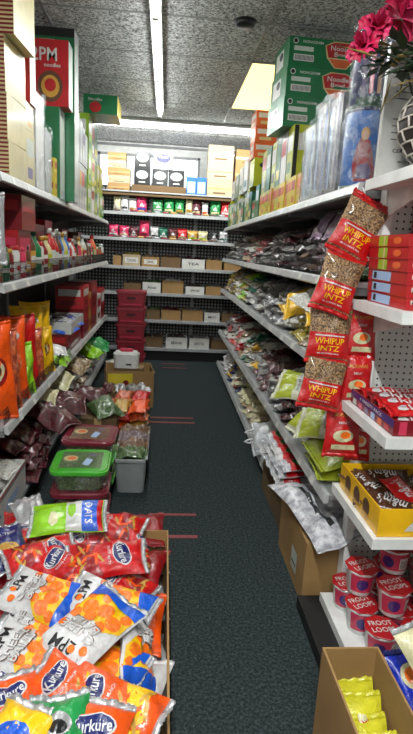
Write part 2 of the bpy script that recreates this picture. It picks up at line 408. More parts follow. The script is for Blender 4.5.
# end-of-aisle display with perforated panel on the right
t = thing('end_display_unit', 'white pegboard display unit at the near end of the right shelves', 'display unit')
obj('pegboard', MB().box(.775, 1.62, 1.92, 1.94, .1, 2.05, 'pegboard_white'), t)
for x in (.765, 1.605): obj('upright', MB().box(x, x+.03, 1.895, 1.945, 0, 2.05, 'white_metal'), t)
for z in (1.715, 1.303, .92, .58, .09):
    m = MB().box(.69, 1.65, 1.485, 1.9, z-.028, z, 'white_metal')
    m.box(.69, 1.65, 1.478, 1.485, z-.034, z+.002, 'white_metal').box(.686, .69, 1.478, 1.9, z-.034, z+.002, 'white_metal')
    o = obj('shelf', m, t)
    for x in (.772, 1.61):
        m = MB(); m.hexa([(x, 1.6, z-.05), (x+.006, 1.6, z-.05), (x+.006, 1.9, z-.12), (x, 1.9, z-.12), (x, 1.6, z-.028), (x+.006, 1.6, z-.028), (x+.006, 1.9, z-.028), (x, 1.9, z-.028)], 'white_metal')
        if z > .2: obj('bracket', m, o)
obj('kick_plate', MB().box(.74, 1.62, 1.53, 1.55, 0, .056, 'kick_black'), t)
# cap of the left run, its deck carries the white tray
t = thing('end_display_unit', 'low deck at the near end of the left shelves', 'display unit')
obj('deck', MB().box(-1.6, -.7, 1.75, 2.33, .122, .15, 'white_metal'), t); obj('kick_plate', MB().box(-1.58, -.74, 1.8, 2.3, 0, .122, 'kick_black'), t)
obj('back_panel', MB().box(-1.6, -1.14, 2.3, 2.32, .15, 2.05, 'pegboard_white'), t)
# unit across the far end
BL = (2.108, 1.861, 1.55, 1.207, .882, .537, .17)
t = thing('shelving_unit', 'dark perforated shelving unit across the far end of the aisle', 'shelving unit')
obj('back_panel', MB().box(-1.2, 1.2, 7.2, 7.21, .1, 2.2, 'perforated_dark'), t)
for x in (-1.2, -.22, .36, 1.17): obj('upright', MB().box(x, x+.03, 7.16, 7.2, 0, 2.25, 'upright_metal'), t)
for i, z in enumerate(BL):
    if i == 0: o = obj('shelf', MB().box(-1.2, 1.2, 6.84, 7.16, z-.05, z, 'kraft_dark'), t)
    else:
        o = obj('shelf', MB().box(-1.2, 1.2, 6.85, 7.16, z-.02, z, 'shelf_metal', {'-z': 'shelf_under'}), t)
    obj('price_rail', MB().box(-1.2, 1.2, 6.828, 6.84 if i == 0 else 6.85, z-(.035 if i else .012), z+.003, 'shelf_lip' if 0 < i < 4 else 'shelf_metal'), o)
obj('kick_plate', MB().box(-1.2, 1.2, 6.9, 6.92, 0, .15, 'kick_black'), t)

# ------------------------------------------------------------------ packets
def bag_fn(w, h, t, seed, crumple=1.0):
    rnd = random.Random(seed); ph = [rnd.random()*6 for _ in range(6)]
    def P(u, v, side=1, lift=0):
        b = (max(0, 1-abs(u)**2.6)**.55)*(max(0, 1-abs(v)**3)**.6)*t/2
        n = noise.noise(Vector((u*2.1+seed, v*2.1, side*3)))*.35+noise.noise(Vector((u*5+seed, v*5, side*3)))*.2*crumple
        fold = (math.sin(u*11+ph[0])*.5+math.sin(u*19+ph[1])*.3)*abs(v)**2.5*.28+math.sin(v*9+u*5+ph[2])*.08*abs(u)**2
        z = b*(1+n+fold*crumple)
        ez = (noise.noise(Vector((u*1.4, v*1.4, seed+9)))*.25)*t*crumple
        x = w/2*u*(1-.09*(1-v*v)); y = h/2*v*(1-.05*(1-u*u))
        return Vector((x, y, side*(z+lift)+ez))
    return P
def bag(w, h, t, seed, front, back=None, nu=14, nv=16, crumple=1.0, art=None, seal_mat=None, seal_len=.014):
    P = bag_fn(w, h, t, seed, crumple); m = MB()
    for side, mat in ((1, front), (-1, back or front)):
        vs = [P(2*i/nu-1, 2*j/nv-1, side) for j in range(nv+1) for i in range(nu+1)]
        fs = []
        for j in range(nv):
            for i in range(nu):
                a = j*(nu+1)+i; q = (a, a+1, a+nu+2, a+nu+1); fs.append(q if side > 0 else q[::-1])
        m.add(vs, fs, mat, True)
    if art:
        fn = lambda x, y, l: P(max(-.995, min(.995, x/(w/2))), max(-.995, min(.995, y/(h/2))), 1, l)
        art(m, fn, w, h)
    seals = []
    for e in (-1, 1):
        sm = MB(); n = 24; vs = []
        for i in range(n+1):
            u = 2*i/n-1; p = P(u, e); r = math.sin(u*14+seed)*.0035
            vs += [p+Vector((0, 0, .0004)), p+Vector((0, e*(seal_len+(.003 if i % 2 else 0)), r)), p+Vector((0, e*(seal_len+(.003 if i % 2 else 0)), r-.0012)), p-Vector((0, 0, .0008))]
        fs = []
        for i in range(n):
            a = i*4
            for k in range(4): q = (a+k, a+4+k, a+4+(k+1) % 4, a+(k+1) % 4); fs.append(q if e < 0 else q[::-1])
        fs += [(0, 1, 2, 3), (n*4+3, n*4+2, n*4+1, n*4)]
        sm.add(vs, fs, seal_mat or back or front, True); seals.append(sm)
    return m, seals
E_ = .012
def art_cheese(m, f, w, h):
    m.poly([(-w*.49, -h*.49), (w*.49, -h*.49), (w*.49, -h*.26), (w*.1, -h*.36), (-w*.49, -h*.33)], 'foil_blue', f, .0048, E_)
    rnd = random.Random(3); k = 0
    m.poly([(-w*.48, -h*.36), (w*.3, -h*.42), (w*.48, -h*.2), (w*.46, h*.08), (w*.1, -h*.04), (-w*.3, h*.02), (-w*.48, -h*.1)], 'foil_yellow', f, .0012, E_)
    for cx, cy, r in [(-.3, -.14, .13), (-.05, -.2, .15), (.22, -.14, .14), (.36, .0, .1), (-.38, -.28, .09), (.08, -.04, .11), (.38, -.28, .09), (-.2, .0, .09), (-.3, .3, .07), (-.12, .36, .06), (.36, .18, .07), (.1, -.33, .08)]:
        k += 1; m.oval(cx*w, cy*h, r*w, r*w, 'foil_ball', f, .0016+.0002*k, E_, n=14)
    m.text('CHEESE', 0, h*.19, h*.1, 'foil_white', f, .0052, w*.66, 0, E_)
    for a, b in (('CHEESE', .19), ('BALLS', .07)):
        m.text(a, .002, h*b-.002, h*.108, 'foil_brown', f, .0046, w*(.7 if b > .1 else .56), 0, E_)
        m.text(a, 0, h*b, h*.092, 'foil_white', f, .0056, w*(.68 if b > .1 else .54), 0, E_)
    m.text('2PM', w*.06, h*.37, h*.13, 'foil_black', f, .0025, w*.42, .1, E_)
def art_kurk(front2, txt='MASALA MUNCH'):
    def a(m, f, w, h):
        rnd = random.Random(5)
        m.poly([(-w*.48, -h*.1), (-w*.1, -h*.22), (w*.48, -h*.04), (w*.48, -h*.34), (-w*.48, -h*.42)], front2, f, .0008, E_)
        for k in range(9):
            x = (rnd.random()-.5)*.7*w; y = -h*(.1+rnd.random()*.3); a_ = rnd.random()*3
            m.oval(x, y, w*.2, w*.035, 'foil_gold' if k % 2 else 'foil_orange', f, .0014+.0002*k, E_, a_, 10)
        m.oval(0, h*.22, w*.36, h*.13, 'foil_white', f, .0010, E_, .2)
        m.oval(0, h*.22, w*.33, h*.115, 'foil_navy', f, .0018, E_, .2)
        m.text('Kurkure', 0, h*.22, h*.12, 'foil_white', f, .0032, w*.6, .2, E_)
        m.text(txt, 0, h*.04, h*.035, 'foil_white', f, .0014, w*.55, .0, E_)
    return a
def art_green(m, f, w, h):
    m.rect(-w*.49, w*.49, -h*.49, -h*.08, 'foil_orange', f, .0008, E_); m.rect(-w*.49, w*.49, -h*.1, -h*.02, 'foil_white', f, .0014, E_)
    m.oval(0, h*.14, w*.24, h*.13, 'foil_silver', f, .0012, E_); m.oval(0, h*.1, w*.16, h*.07, 'foil_black', f, .002, E_); m.oval(w*.05, -h*.28, w*.25, h*.1, 'foil_gold', f, .0016, E_)
def art_lime(m, f, w, h):
    m.rect(-w*.49, w*.49, -.02*h, h*.22, 'foil_white', f, .0008, E_); m.rect(-w*.49, w*.49, h*.2, h*.42, 'foil_blue', f, .0014, E_)
    m.rect(-w*.49, w*.49, h*.41, h*.49, 'foil_red', f, .0010, E_)
    m.text('OATS', 0, h*.3, h*.11, 'foil_white', f, .0026, w*.7, 0, E_)
    m.oval(-w*.1, h*.06, w*.22, h*.06, 'foil_lime', f, .0018, E_); m.oval(w*.15, -h*.2, w*.2, h*.07, 'foil_cream', f, .0012, E_)
def art_yel(m, f, w, h):
    m.oval(0, h*.1, w*.3, h*.14, 'foil_blue', f, .0008, E_); m.rect(-w*.49, w*.49, -h*.4, -h*.2, 'foil_white', f, .0008, E_); m.oval(w*.1, -h*.2, w*.2, h*.1, 'foil_green', f, .0016, E_)
def art_navy(m, f, w, h):
    m.text('SALTED', 0, h*.2, h*.08, 'foil_white', f, .001, w*.6, 0, E_); m.oval(0, -h*.15, w*.3, h*.14, 'foil_gold', f, .0008, E_)
BAGK = {'cheese': ('foil_white', 'foil_silver', art_cheese), 'orange': ('foil_orange', 'foil_silver', art_kurk('foil_yellow')), 'red': ('foil_red', 'foil_silver', art_kurk('foil_deep_red', 'SOLID MASTI')),
        'green_orange': ('foil_green', 'foil_silver', art_green), 'yellow': ('foil_yellow', 'foil_silver', art_yel), 'navy': ('foil_navy', 'foil_silver', art_navy), 'lime': ('foil_lime', 'foil_silver', art_lime),
        'silver': ('foil_silver', 'foil_silver', None), 'blue': ('foil_navy', 'foil_silver', art_navy)}
PILE = [
('cheese',-0.347,1.477,0.400,68,14,0,0.19,0.27,'white cheese ball bag lying over red bags in the front box'),
('cheese',-0.347,1.398,0.355,72,8,0,0.19,0.26,'cheese ball bag wedged between two others at the left of the box'),
('cheese',-0.320,1.213,0.410,66,10,0,0.20,0.29,'cheese ball bag at the left edge above the orange bags'),
('cheese',-0.091,1.442,0.390,68,16,0,0.20,0.29,'cheese ball bag behind the diagonal one in the box'),
('cheese',-0.123,1.276,0.450,140,12,0,0.20,0.28,'cheese ball bag lying diagonally across the middle of the box'),
('cheese',-0.106,1.226,0.370,66,10,0,0.20,0.28,'cheese ball bag with blue corner under the diagonal one'),
('cheese',-0.004,1.292,0.370,12,5,55,0.16,0.27,'narrow white cheese ball bag standing on edge against the box wall'),
('orange',-0.193,1.097,0.420,60,16,0,0.15,0.23,'orange masala snack bag in the middle of the front heap'),
('orange',-0.048,1.060,0.410,66,14,0,0.17,0.27,'orange masala snack bag with oval logo beside the right box wall'),
('orange',-0.090,0.930,0.415,-12,16,0,0.18,0.25,'orange masala snack bag nearest the camera at the right'),
('orange',-0.315,1.132,0.390,62,10,0,0.15,0.22,'orange masala snack bag under the left cheese ball bags'),
('orange',-0.315,1.019,0.420,20,14,0,0.16,0.23,'orange masala snack bag at the left picture edge'),
('orange',-0.252,1.083,0.370,70,6,0,0.14,0.21,'dull orange snack bag half buried beside the green one'),
('green_orange',-0.192,0.946,0.430,8,16,0,0.15,0.22,'green and orange snack bag at the front of the heap'),
('yellow',-0.287,0.922,0.450,-20,12,0,0.15,0.20,'yellow snack bag in the lower left corner'),
('navy',-0.133,1.006,0.370,80,10,0,0.14,0.20,'navy snack bag between the green and orange bags'),
('red',-0.300,1.636,0.400,60,18,0,0.17,0.25,'red snack bag with blue oval logo behind the left cheese ball bag'),
('red',-0.392,1.693,0.410,-62,14,8,0.15,0.26,'red snack bag lying slantwise with its silver edge up'),
('red',-0.177,1.946,0.380,78,14,0,0.17,0.27,'red snack bag at the far end of the box'),
('red',-0.121,1.646,0.425,-82,18,0,0.17,0.28,'puffed red snack bag with its logo at the right end'),
('red',-0.500,1.875,0.360,20,12,0,0.14,0.22,'red and yellow snack bag beside the blue bag'),
('red',-0.209,1.604,0.350,75,12,0,0.15,0.22,'small red snack bag under the puffed one'),
('red',-0.059,1.604,0.350,60,10,0,0.15,0.22,'dark red snack bag sunk beside the right box wall'),
('red',-0.255,1.888,0.355,100,10,0,0.15,0.22,'red snack bag half hidden under the lime bag'),
('red',-0.022,1.798,0.355,5,5,50,0.13,0.24,'red snack bag standing on edge at the far right of the box'),
('lime',-0.336,1.881,0.450,-84,22,0,0.17,0.30,'lime green chips bag lying on top below the green tub'),
('silver',-0.513,2.025,0.400,30,14,0,0.15,0.18,'crumpled silver bag beside the lime bag'),
('blue',-0.529,1.761,0.400,28,14,0,0.15,0.24,'dark blue snack bag at the left edge'),
('silver',-0.257,1.306,0.335,30,4,0,0.20,0.26,'silver backed snack bag turned face down in the middle'),
('orange',-0.154,1.121,0.345,110,4,0,0.17,0.24,'orange snack bag turned sideways under the others'),
('orange',-0.118,0.973,0.370,20,4,0,0.17,0.22,'orange snack bag at the near end under the others'),
]
def tilt(yaw, tx, ty):
    r = math.radians
    return (Matrix.Rotation(r(tx), 3, 'X') @ Matrix.Rotation(r(ty), 3, 'Y') @ Matrix.Rotation(r(yaw), 3, 'Z')).to_euler()
def put_bag(name, mb, seals, loc, rot, label, cat, group=None):
    o = obj(name, mb, None, loc, rot); tag(o, label, cat, group)
    for s in seals: obj('crimped_seal', s, o)
    return o
for i, (k, x, y, z, ya, tx, ty, w, h, l) in enumerate(PILE):
    fm, bk, art = BAGK[k]
    w *= .9; h *= .9
    mb, se = bag(w, h, .06 if k != 'silver' else .05, i*1.7+.3, fm, bk, 20, 26, 1.0, art)
    put_bag('snack_bag', mb, se, (x-(.045 if x > -.16 else 0), y, z-.025), tilt(ya, tx, ty), l, 'snack bag', 'snack bags heaped in the front boxes')
# filler layer under the visible ones: plain backs
protos = {}
def proto_bag(key, w, h, t, seed, mat, crumple=1.0, nu=10, nv=12):
    if key not in protos:
        mb, se = bag(w, h, t, seed, mat, mat, nu, nv, crumple)
        protos[key] = (mb.mesh('packet'), [s.mesh('crimped_seal') for s in se])
    return protos[key]
KIND = {'brown_pulses': 'pulse_packet', 'white_grains': 'rice_packet', 'beige_nuts': 'nut_packet', 'grey_seeds': 'seed_packet', 'black_spice': 'spice_packet', 'purple_beans': 'bean_packet', 'dark_red_beans': 'kidney_bean_packet', 'red_chillies': 'chilli_packet', 'green_seeds': 'herb_packet', 'yellow_lentils': 'lentil_packet', 'orange_crisps': 'crisp_packet', 'fennel_seed_mix': 'seed_packet'}
def spawn_bag(name, key, loc, rot, mat, label, cat, group=None, sc=(1, 1, 1), seals=True):
    me, se = protos[key]
    if name == 'dry_goods_packet': name = KIND.get(mat, 'foil_packet')
    o = link(name, me, None, loc, rot, sc); tag(o, label, cat, group)
    o.material_slots[0].link = 'OBJECT'; o.material_slots[0].material = MATS[mat]
    if seals:
        for s in se:
            c = link('crimped_seal', s, o); c.material_slots[0].link = 'OBJECT'; c.material_slots[0].material = MATS[mat]
    return o
proto_bag('std', .17, .25, .06, 3.3, 'foil_red', 1, 14, 16)
rnd = random.Random(11)
for layer, z0 in enumerate((.04, .115, .19, .265)):
    for i in range(5):
        for j in range(3):
            x = -.55+j*.245; y = .93+i*.29
            mt = ['foil_red', 'foil_orange', 'foil_white', 'foil_deep_red'][rnd.randrange(4)] if layer == 3 else 'foil_silver'
            spawn_bag('snack_bag', 'std', (x, y, z0), (rnd.uniform(-.05, .05), rnd.uniform(-.04, .04), rnd.uniform(-.25, .25)), mt,
                      '%s snack bag at the bottom of the heap in the front box' % {'foil_red': 'red', 'foil_orange': 'orange', 'foil_white': 'white', 'foil_deep_red': 'dark red', 'foil_silver': 'silver'}[mt] if layer == 3 else 'silver backed snack bag buried in the front box, %s layer up' % ORD[layer],
                      'snack bag', 'buried snack bags in the front box', (1.15, 1, 1), layer == 3)
def open_box(label, x0, x1, y0, y1, z0, h, mat='kraft', inner='kraft_dark', flaps=(), taper=0, rot=0, name='cardboard_box', th=.006, cat='cardboard box', group=None):
    cx, cy = (x0+x1)/2, (y0+y1)/2; t = thing(name, label, cat, (cx, cy, z0), (0, 0, rot), group)
    a, b = (x1-x0)/2, (y1-y0)/2
    obj('base', MB().box(-a, a, -b, b, 0, th, mat), t)
    for q in ((-a, -a+th, -b, b), (a-th, a, -b, b), (-a+th, a-th, -b, -b+th), (-a+th, a-th, b-th, b)):
        obj('side_panel', MB().box(*q, th, h, mat, {'+x': inner} if q[0] == -a and q[1] < 0 else {}), t)
    F = {'-x': ((-a, -b, h), (-a, b, h), (-1, 0)), '+x': ((a, b, h), (a, -b, h), (1, 0)), '-y': ((a, -b, h), (-a, -b, h), (0, -1)), '+y': ((-a, b, h), (a, b, h), (0, 1))}
    for k, L, ang in flaps:
        p, q, d = F[k]; dx, dy, dz = d[0]*L*math.cos(ang), d[1]*L*math.cos(ang), L*math.sin(ang)
        m = MB().add([p, q, (q[0]+dx, q[1]+dy, q[2]+dz), (p[0]+dx, p[1]+dy, p[2]+dz)]+[(v[0], v[1], v[2]-.004) for v in (p, q, (q[0]+dx, q[1]+dy, q[2]+dz), (p[0]+dx, p[1]+dy, p[2]+dz))],
                     [(0, 1, 2, 3), (7, 6, 5, 4), (0, 4, 5, 1), (1, 5, 6, 2), (2, 6, 7, 3), (3, 7, 4, 0)], mat)
        obj('flap', m, t)
    return t
open_box('large brown cardboard box full of snack bags at lower left', -.68, .05, .74, 2.0, 0, .31)

# right foreground: carton of yellow crisps and the cookie bags
open_box('tall narrow brown carton of yellow crisp packets at lower right', .485, .65, .78, 1.275, 0, .36, flaps=())
def art_lays(m, f, w, h):
    m.oval(0, h*.12, w*.36, h*.12, 'foil_cream', f, .0008, E_); m.text("Lay's", 0, h*.12, h*.13, 'foil_red', f, .002, w*.6, 0, E_); m.oval(w*.05, -h*.22, w*.26, h*.1, 'foil_gold', f, .0008, E_)
mb, se = bag(.14, .17, .04, 4.4, 'foil_yellow', 'foil_yellow', 12, 14, 1, art_lays); protos['lays'] = (mb.mesh('packet'), [s.mesh('crimped_seal') for s in se])
foil('foil_crisp', (206, 200, 44))
for i in range(7):
    o = spawn_bag('crisp_packet', 'lays', (.566, .85+i*.058, .165+.05*i/8+(i % 2)*.012), (math.radians(38), 0, random.uniform(-.06, .06)), 'foil_crisp',
              'yellow crisp packet standing in the lower right carton, %s from the camera' % ORD[i], 'crisp packet', 'yellow crisp packets in the carton')
for i in range(5):
    o = spawn_bag('crisp_packet', 'lays', (.565, .9+i*.07, .05+.025*(i % 2)), (math.radians(75), 0, 0), 'foil_crisp', 'yellow crisp packet hidden at the bottom of the carton', 'crisp packet', 'lower crisp packets in the carton', (1, .4, 1), False)
def art_cookie(m, f, w, h):
    m.oval(-w*.12, h*.24, w*.28, w*.24, 'foil_cream', f, .0008, E_); m.oval(-w*.12, h*.24, w*.2, w*.16, 'foil_ball', f, .0014, E_)
    m.oval(w*.12, -h*.05, w*.2, w*.16, 'foil_cream', f, .0008, E_); m.oval(w*.12, -h*.05, w*.13, w*.1, 'foil_ball', f, .0014, E_)
    m.text('nice', w*.1, -h*.25, h*.08, 'foil_white', f, .001, None, .5, E_)
def art_cream(m, f, w, h):
    m.rect(-w*.49, w*.49, -h*.46, h*.1, 'foil_royal', f, .0008, E_); m.oval(0, h*.06, w*.45, h*.09, 'foil_royal', f, .0009, E_)
    m.text('Co', .0, h*.24, h*.13, 'foil_navy', f, .001, None, 0, E_); m.text('Cookies', 0, -h*.1, h*.08, 'foil_white', f, .002, w*.7, 0, E_)
foil('foil_royal', (20, 44, 170))
# low tray for the cookie bags
open_box('shallow brown carton under the blue cookie bags at the right edge', .67, 1.0, .95, 1.42, 0, .16)
mb, se = bag(.15, .23, .045, 2.2, 'foil_royal', 'foil_navy', 20, 24, 1, art_cookie)
put_bag('cookie_bag', mb, se, (.765, 1.20, .262), tilt(12, 42, 4), 'blue bag with round cookies printed on it, behind the carton', 'cookie bag')
mb, se = bag(.19, .30, .055, 6.2, 'foil_cream', 'foil_silver', 20, 24, 1, art_cream)
put_bag('cookie_bag', mb, se, (.80, 1.15, .37), tilt(24, 46, 6), 'cream and blue cookie bag leaning over the other at the right edge', 'cookie bag')
spawn_bag('snack_bag', 'std', (.84, 1.12, .06), (0, 0, 0), 'foil_yellow', 'yellow bag lying in the shallow carton at the right edge', 'snack bag', None)

# ------------------------------------------------------------------ heaps of clear packets on the right shelves
for i in range(7): proto_bag('clr%d' % i, .165, .235, .058, 20.3+i*3.1, 'grey_seeds', 1.9, 12, 14)
cnt = {}
def heap(sname, z, y0, y1, pitch, layers, palette, x=.83, tiltx=0, reach=0, name='dry_goods_packet', dx=.02, s=1, step=.047, drop=.12):
    """packets lying in layers, short ends to the aisle"""
    rnd = random.Random(int(z*977+y0*131))
    n = int((y1-y0)/pitch)
    for L in range(layers):
        for k in range(n):
            y = y0+(k+.5+(.5 if L % 2 else 0))*pitch
            if y > y1-.02: continue
            if L == layers-1 and rnd.random() < .3: continue
            for (a, b, pal) in palette:
                if a <= y < b: mt, word = G_PAL(pal, rnd)
            key = (sname, L); cnt[key] = cnt.get(key, 0)+1
            i = rnd.randrange(7)
            xx = s*(x+L*dx+rnd.uniform(-.012, .02)-reach)
            zz = z+.030+L*step+rnd.uniform(-.003, .005)
            rot = tilt(90*s+rnd.uniform(-38, 38), rnd.uniform(-14, 14), s*(-rnd.uniform(.3, 1)*drop*60 if L == layers-1 else -drop*25))
            spawn_bag(name, 'clr%d' % i, (xx, y, zz), rot, mt, '%s, %s, %s layer, %s from near end' % (word, sname, ['lowest', 'second', 'third', 'fourth', 'fifth'][L], ORD[min(34, cnt[key]-1)]),
                      'packet', 'packets heaped on the %s' % sname, (rnd.uniform(.85, 1.1), rnd.uniform(.9, 1.08), rnd.uniform(.85, 1.0)), y < 3.6)
PALW = {'brown': 'packet of brown pulses', 'white': 'packet of white grains', 'beige': 'packet of beige nuts', 'grey': 'packet of grey seeds', 'dark': 'packet of black spice', 'purple': 'packet of purple beans',
        'burgundy': 'dark red bean packet', 'red': 'packet of red chillies', 'green': 'packet of green seeds', 'yellow': 'packet of yellow lentils', 'orange': 'packet of orange crisps', 'seed': 'packet of fennel seeds'}
for n_ in ('silver', 'cream', 'navy', 'yellow', 'green', 'lime', 'red', 'white', 'wine', 'orange', 'blue', 'teal'): PALW['f_'+n_] = '%s foil packet' % n_
def G_PAL(pal, rnd):
    k = rnd.choice(pal.split()); return (('foil_'+k[2:]) if k.startswith('f_') else G[k]), PALW[k]
heap('second right shelf', 1.362, 3.1, 6.45, .155, 5, [(5.2, 9, 'dark dark white grey dark'), (4.3, 5.2, 'beige dark white brown beige red'), (3.6, 4.3, 'purple dark grey white f_wine'), (0, 3.6, 'purple purple dark grey white f_wine burgundy')])
heap('second right shelf first bay', 1.362, 2.0, 3.08, .165, 5, [(2.55, 9, 'purple brown grey purple'), (0, 2.55, 'white beige green white')], x=.84)
heap('third right shelf', 1.0, 3.15, 6.45, .155, 5, [(5.4, 9, 'beige white beige yellow grey'), (4.9, 5.4, 'white f_lime yellow beige'), (4.4, 4.9, 'white f_teal white dark'), (3.3, 4.4, 'grey white white dark f_silver'), (0, 3.3, 'white grey f_yellow')])
heap('third right shelf first bay', 1.0, 2.0, 3.12, .165, 5, [(2.6, 9, 'yellow white f_yellow yellow'), (2.35, 2.6, 'yellow beige white beige'), (0, 2.35, 'beige red white')])
heap('fourth right shelf', .495, 3.05, 6.45, .155, 5, [(5.6, 9, 'red red white grey'), (4.9, 5.6, 'red white beige white f_red'), (4.5, 4.9, 'white f_teal green beige'), (4.1, 4.5, 'white beige white f_yellow grey'), (3.0, 4.1, 'burgundy burgundy white burgundy grey')])
heap('fourth right shelf first bay', .495, 2.5, 3.05, .17, 4, [(0, 9, 'burgundy burgundy')], x=.84)
heap('bottom right shelf', .10, 4.9, 6.45, .155, 4, [(5.7, 9, 'white f_white white'), (5.35, 5.7, 'f_navy f_yellow white f_navy'), (0, 5.35, 'f_cream f_navy white red f_cream')])
heap('bottom right shelf middle bays', .10, 3.75, 4.88, .16, 5, [(0, 9, 'f_cream f_cream f_cream beige f_cream')])

# big lime and cream bags at the near end of the fourth right shelf
def art_flour(m, f, w, h):
    m.rect(-w*.49, w*.49, h*.1, h*.46, 'foil_pear', f, .0008, E_); m.rect(-w*.49, w*.49, -h*.46, -h*.2, 'foil_pear', f, .0008, E_)
    m.oval(0, -h*.03, w*.25, h*.1, 'foil_white', f, .0012, E_); m.text('RICE FLOUR', 0, h*.02, h*.05, 'foil_teal', f, .0022, w*.5, 0, E_)
foil('foil_pear', (164, 176, 44)); foil('foil_ivory', (206, 206, 178))
for i, (x, y, z, ya, tx, ty, w, h, fm, art, l) in enumerate([
  (.86, 2.18, .535, 88, 4, 0, .30, .34, 'foil_pear', None, 'lime flour bag lying flat at the near end of the fourth right shelf, lowest'),
  (.85, 2.17, .605, 94, 6, -6, .29, .34, 'foil_pear', None, 'lime flour bag lying on another at the near end of the fourth right shelf'),
  (.76, 2.22, .715, 65, 26, -22, .19, .27, 'foil_ivory', art_flour, 'ivory and lime flour bag tipped over the stack near the red pouches'),
  (.735, 2.38, .70, 125, 34, -22, .14, .24, 'foil_ivory', art_flour, 'ivory and lime bag leaning out over the dark red beans'),
  (.72, 2.58, .795, 60, 28, -22, .21, .26, 'foil_ivory', art_flour, 'white bag with lime patch and green printing above the dark red beans'),
  (.84, 2.95, .765, 95, 10, -12, .19, .26, 'foil_silver', None, 'grey silver bag lying on the beans in the fourth right shelf'),
  (.86, 2.06, .78, 85, 8, -10, .2, .28, 'foil_cream', None, 'cream bag on top of the flour bags behind the red pouches')]):
    mb, se = bag(w, h, .07, 40+i*2.3, fm, fm, 18, 20, 1.1, art); put_bag('flour_bag', mb, se, (x, y, z), tilt(ya, tx, ty), l, 'flour bag', 'flour bags at the near end of the fourth right shelf')
# yellow and clear bags at the near end of the third right shelf
for i, (x, y, z, ya, tx, ty, mt, l) in enumerate([(.79, 2.82, 1.205, 70, 26, -25, 'foil_yellow', 'bright yellow bag slumped over the lip of the third right shelf'), (.80, 2.62, 1.24, 110, 16, -15, 'white_grains', 'clear bag with yellow edge on top of the third right shelf'),
        (.80, 2.44, 1.215, 80, 20, -25, 'foil_yellow', 'yellow bag with clear window near the red pouches on the third right shelf')]):
    mb, se = bag(.2, .26, .08, 60+i*2.3, mt, mt, 16, 18, 1.8); put_bag('lentil_bag', mb, se, (x, y, z), tilt(ya, tx, ty), l, 'lentil bag')
# flat header cards behind the wire fence
for i, (mt, y) in enumerate([('foil_lilac', 2.55), ('foil_lime', 2.32), ('foil_yellow', 2.12), ('foil_lilac', 2.78)]):
    mb, se = bag(.2, .13, .03, 70+i, mt, mt, 12, 12, 1); put_bag('spice_packet', mb, se, (.80, y, 1.60), tilt(90, 0, -62), '%s packet standing on top of the fenced packets, %s from the near end' % ({'foil_lilac': 'lilac', 'foil_lime': 'lime', 'foil_yellow': 'yellow'}[mt], ORD[(2, 1, 0, 3)[i]]), 'spice packet')

# floor boxes under the first right bay
def closed_box(label, x0, x1, y0, y1, z0, h, mat='kraft', rot=0, faces=None, art=None, name='cardboard_box', cat='box', group=None, tape=True, parts=None):
    cx, cy = (x0+x1)/2, (y0+y1)/2; a, b = (x1-x0)/2, (y1-y0)/2
    t = thing(name, label, cat, (cx, cy, z0), (0, 0, rot), group)
    m = MB().box(-a, a, -b, b, 0, h, mat, faces)
    if tape:
        tp = MB().box(-.024, .024, -b-.0008, b+.0008, h, h+.0008, 'tape_clear').box(-.024, .024, -b-.0008, -b, h-.07, h, 'tape_clear') if b > a else MB().box(-a-.0008, a+.0008, -.024, .024, h, h+.0008, 'tape_clear').box(-a-.0008, -a, -.024, .024, h-.06, h, 'tape_clear')
        obj('packing_tape', tp, t)
    fm = {'-y': fr((0, -b, 0), (1, 0, 0), (0, 0, 1)), '-x': fr((-a, 0, 0), (0, -1, 0), (0, 0, 1)), '+x': fr((a, 0, 0), (0, 1, 0), (0, 0, 1)), '+z': fr((0, 0, h), (1, 0, 0), (0, 1, 0))}
    if art:
        d = {}
        pr = Print(); art(lambda part: pr, fm, a, b, h)
        for q in pr.d.values(): obj('printed_face', q, t)
    obj('body', m, t)
    return t
def g_lbl(P, F, a, b, h): P('printed_mark').rect(b*.1, b*.5, h*.2, h*.55, 'print_pale', F['-x']).rect(b*.15, b*.45, h*.3, h*.34, 'print_ink', F['-x'], .0016)
closed_box('brown cardboard box on the floor under the right shelves, silver bag on top', .625, 1.0, 1.95, 2.42, 0, .285, tape=True, art=g_lbl)
closed_box('dusty brown cardboard box behind the silver topped one', .66, 1.02, 2.52, 3.1, 0, .27, 'kraft_dark')
mb, se = bag(.47, .5, .11, 81.5, 'foil_bagwhite' if 'foil_bagwhite' in MATS else foil('foil_bagwhite', (202, 202, 206), .22, .1, (140, 140, 148), 30), None, 30, 32, 1.6,
             lambda m, f, w, h: (m.rect(-w*.3, -w*.25, -h*.35, h*.3, 'print_ink', f, .0008, E_), m.rect(-w*.08, -w*.045, -h*.1, h*.38, 'print_ink', f, .0008, E_)))
put_bag('plastic_bag', mb, se, (.815, 2.15, .343), tilt(12, 4, -2), 'crinkled silvery white plastic bag lying on the brown box', 'plastic bag')
tag(obj('paper_sheet', MB().hexa([(-.16, -.13, 0), (.16, -.13, 0), (.17, .12, 0), (-.15, .12, 0), (-.16, -.13, .003), (.16, -.13, .003), (.17, .12, .003), (-.15, .12, .003)], 'print_white'), None, (.82, 2.06, .2875), (0, 0, .1)), 'white paper sheet under the silvery bag on the brown box', 'paper sheet')
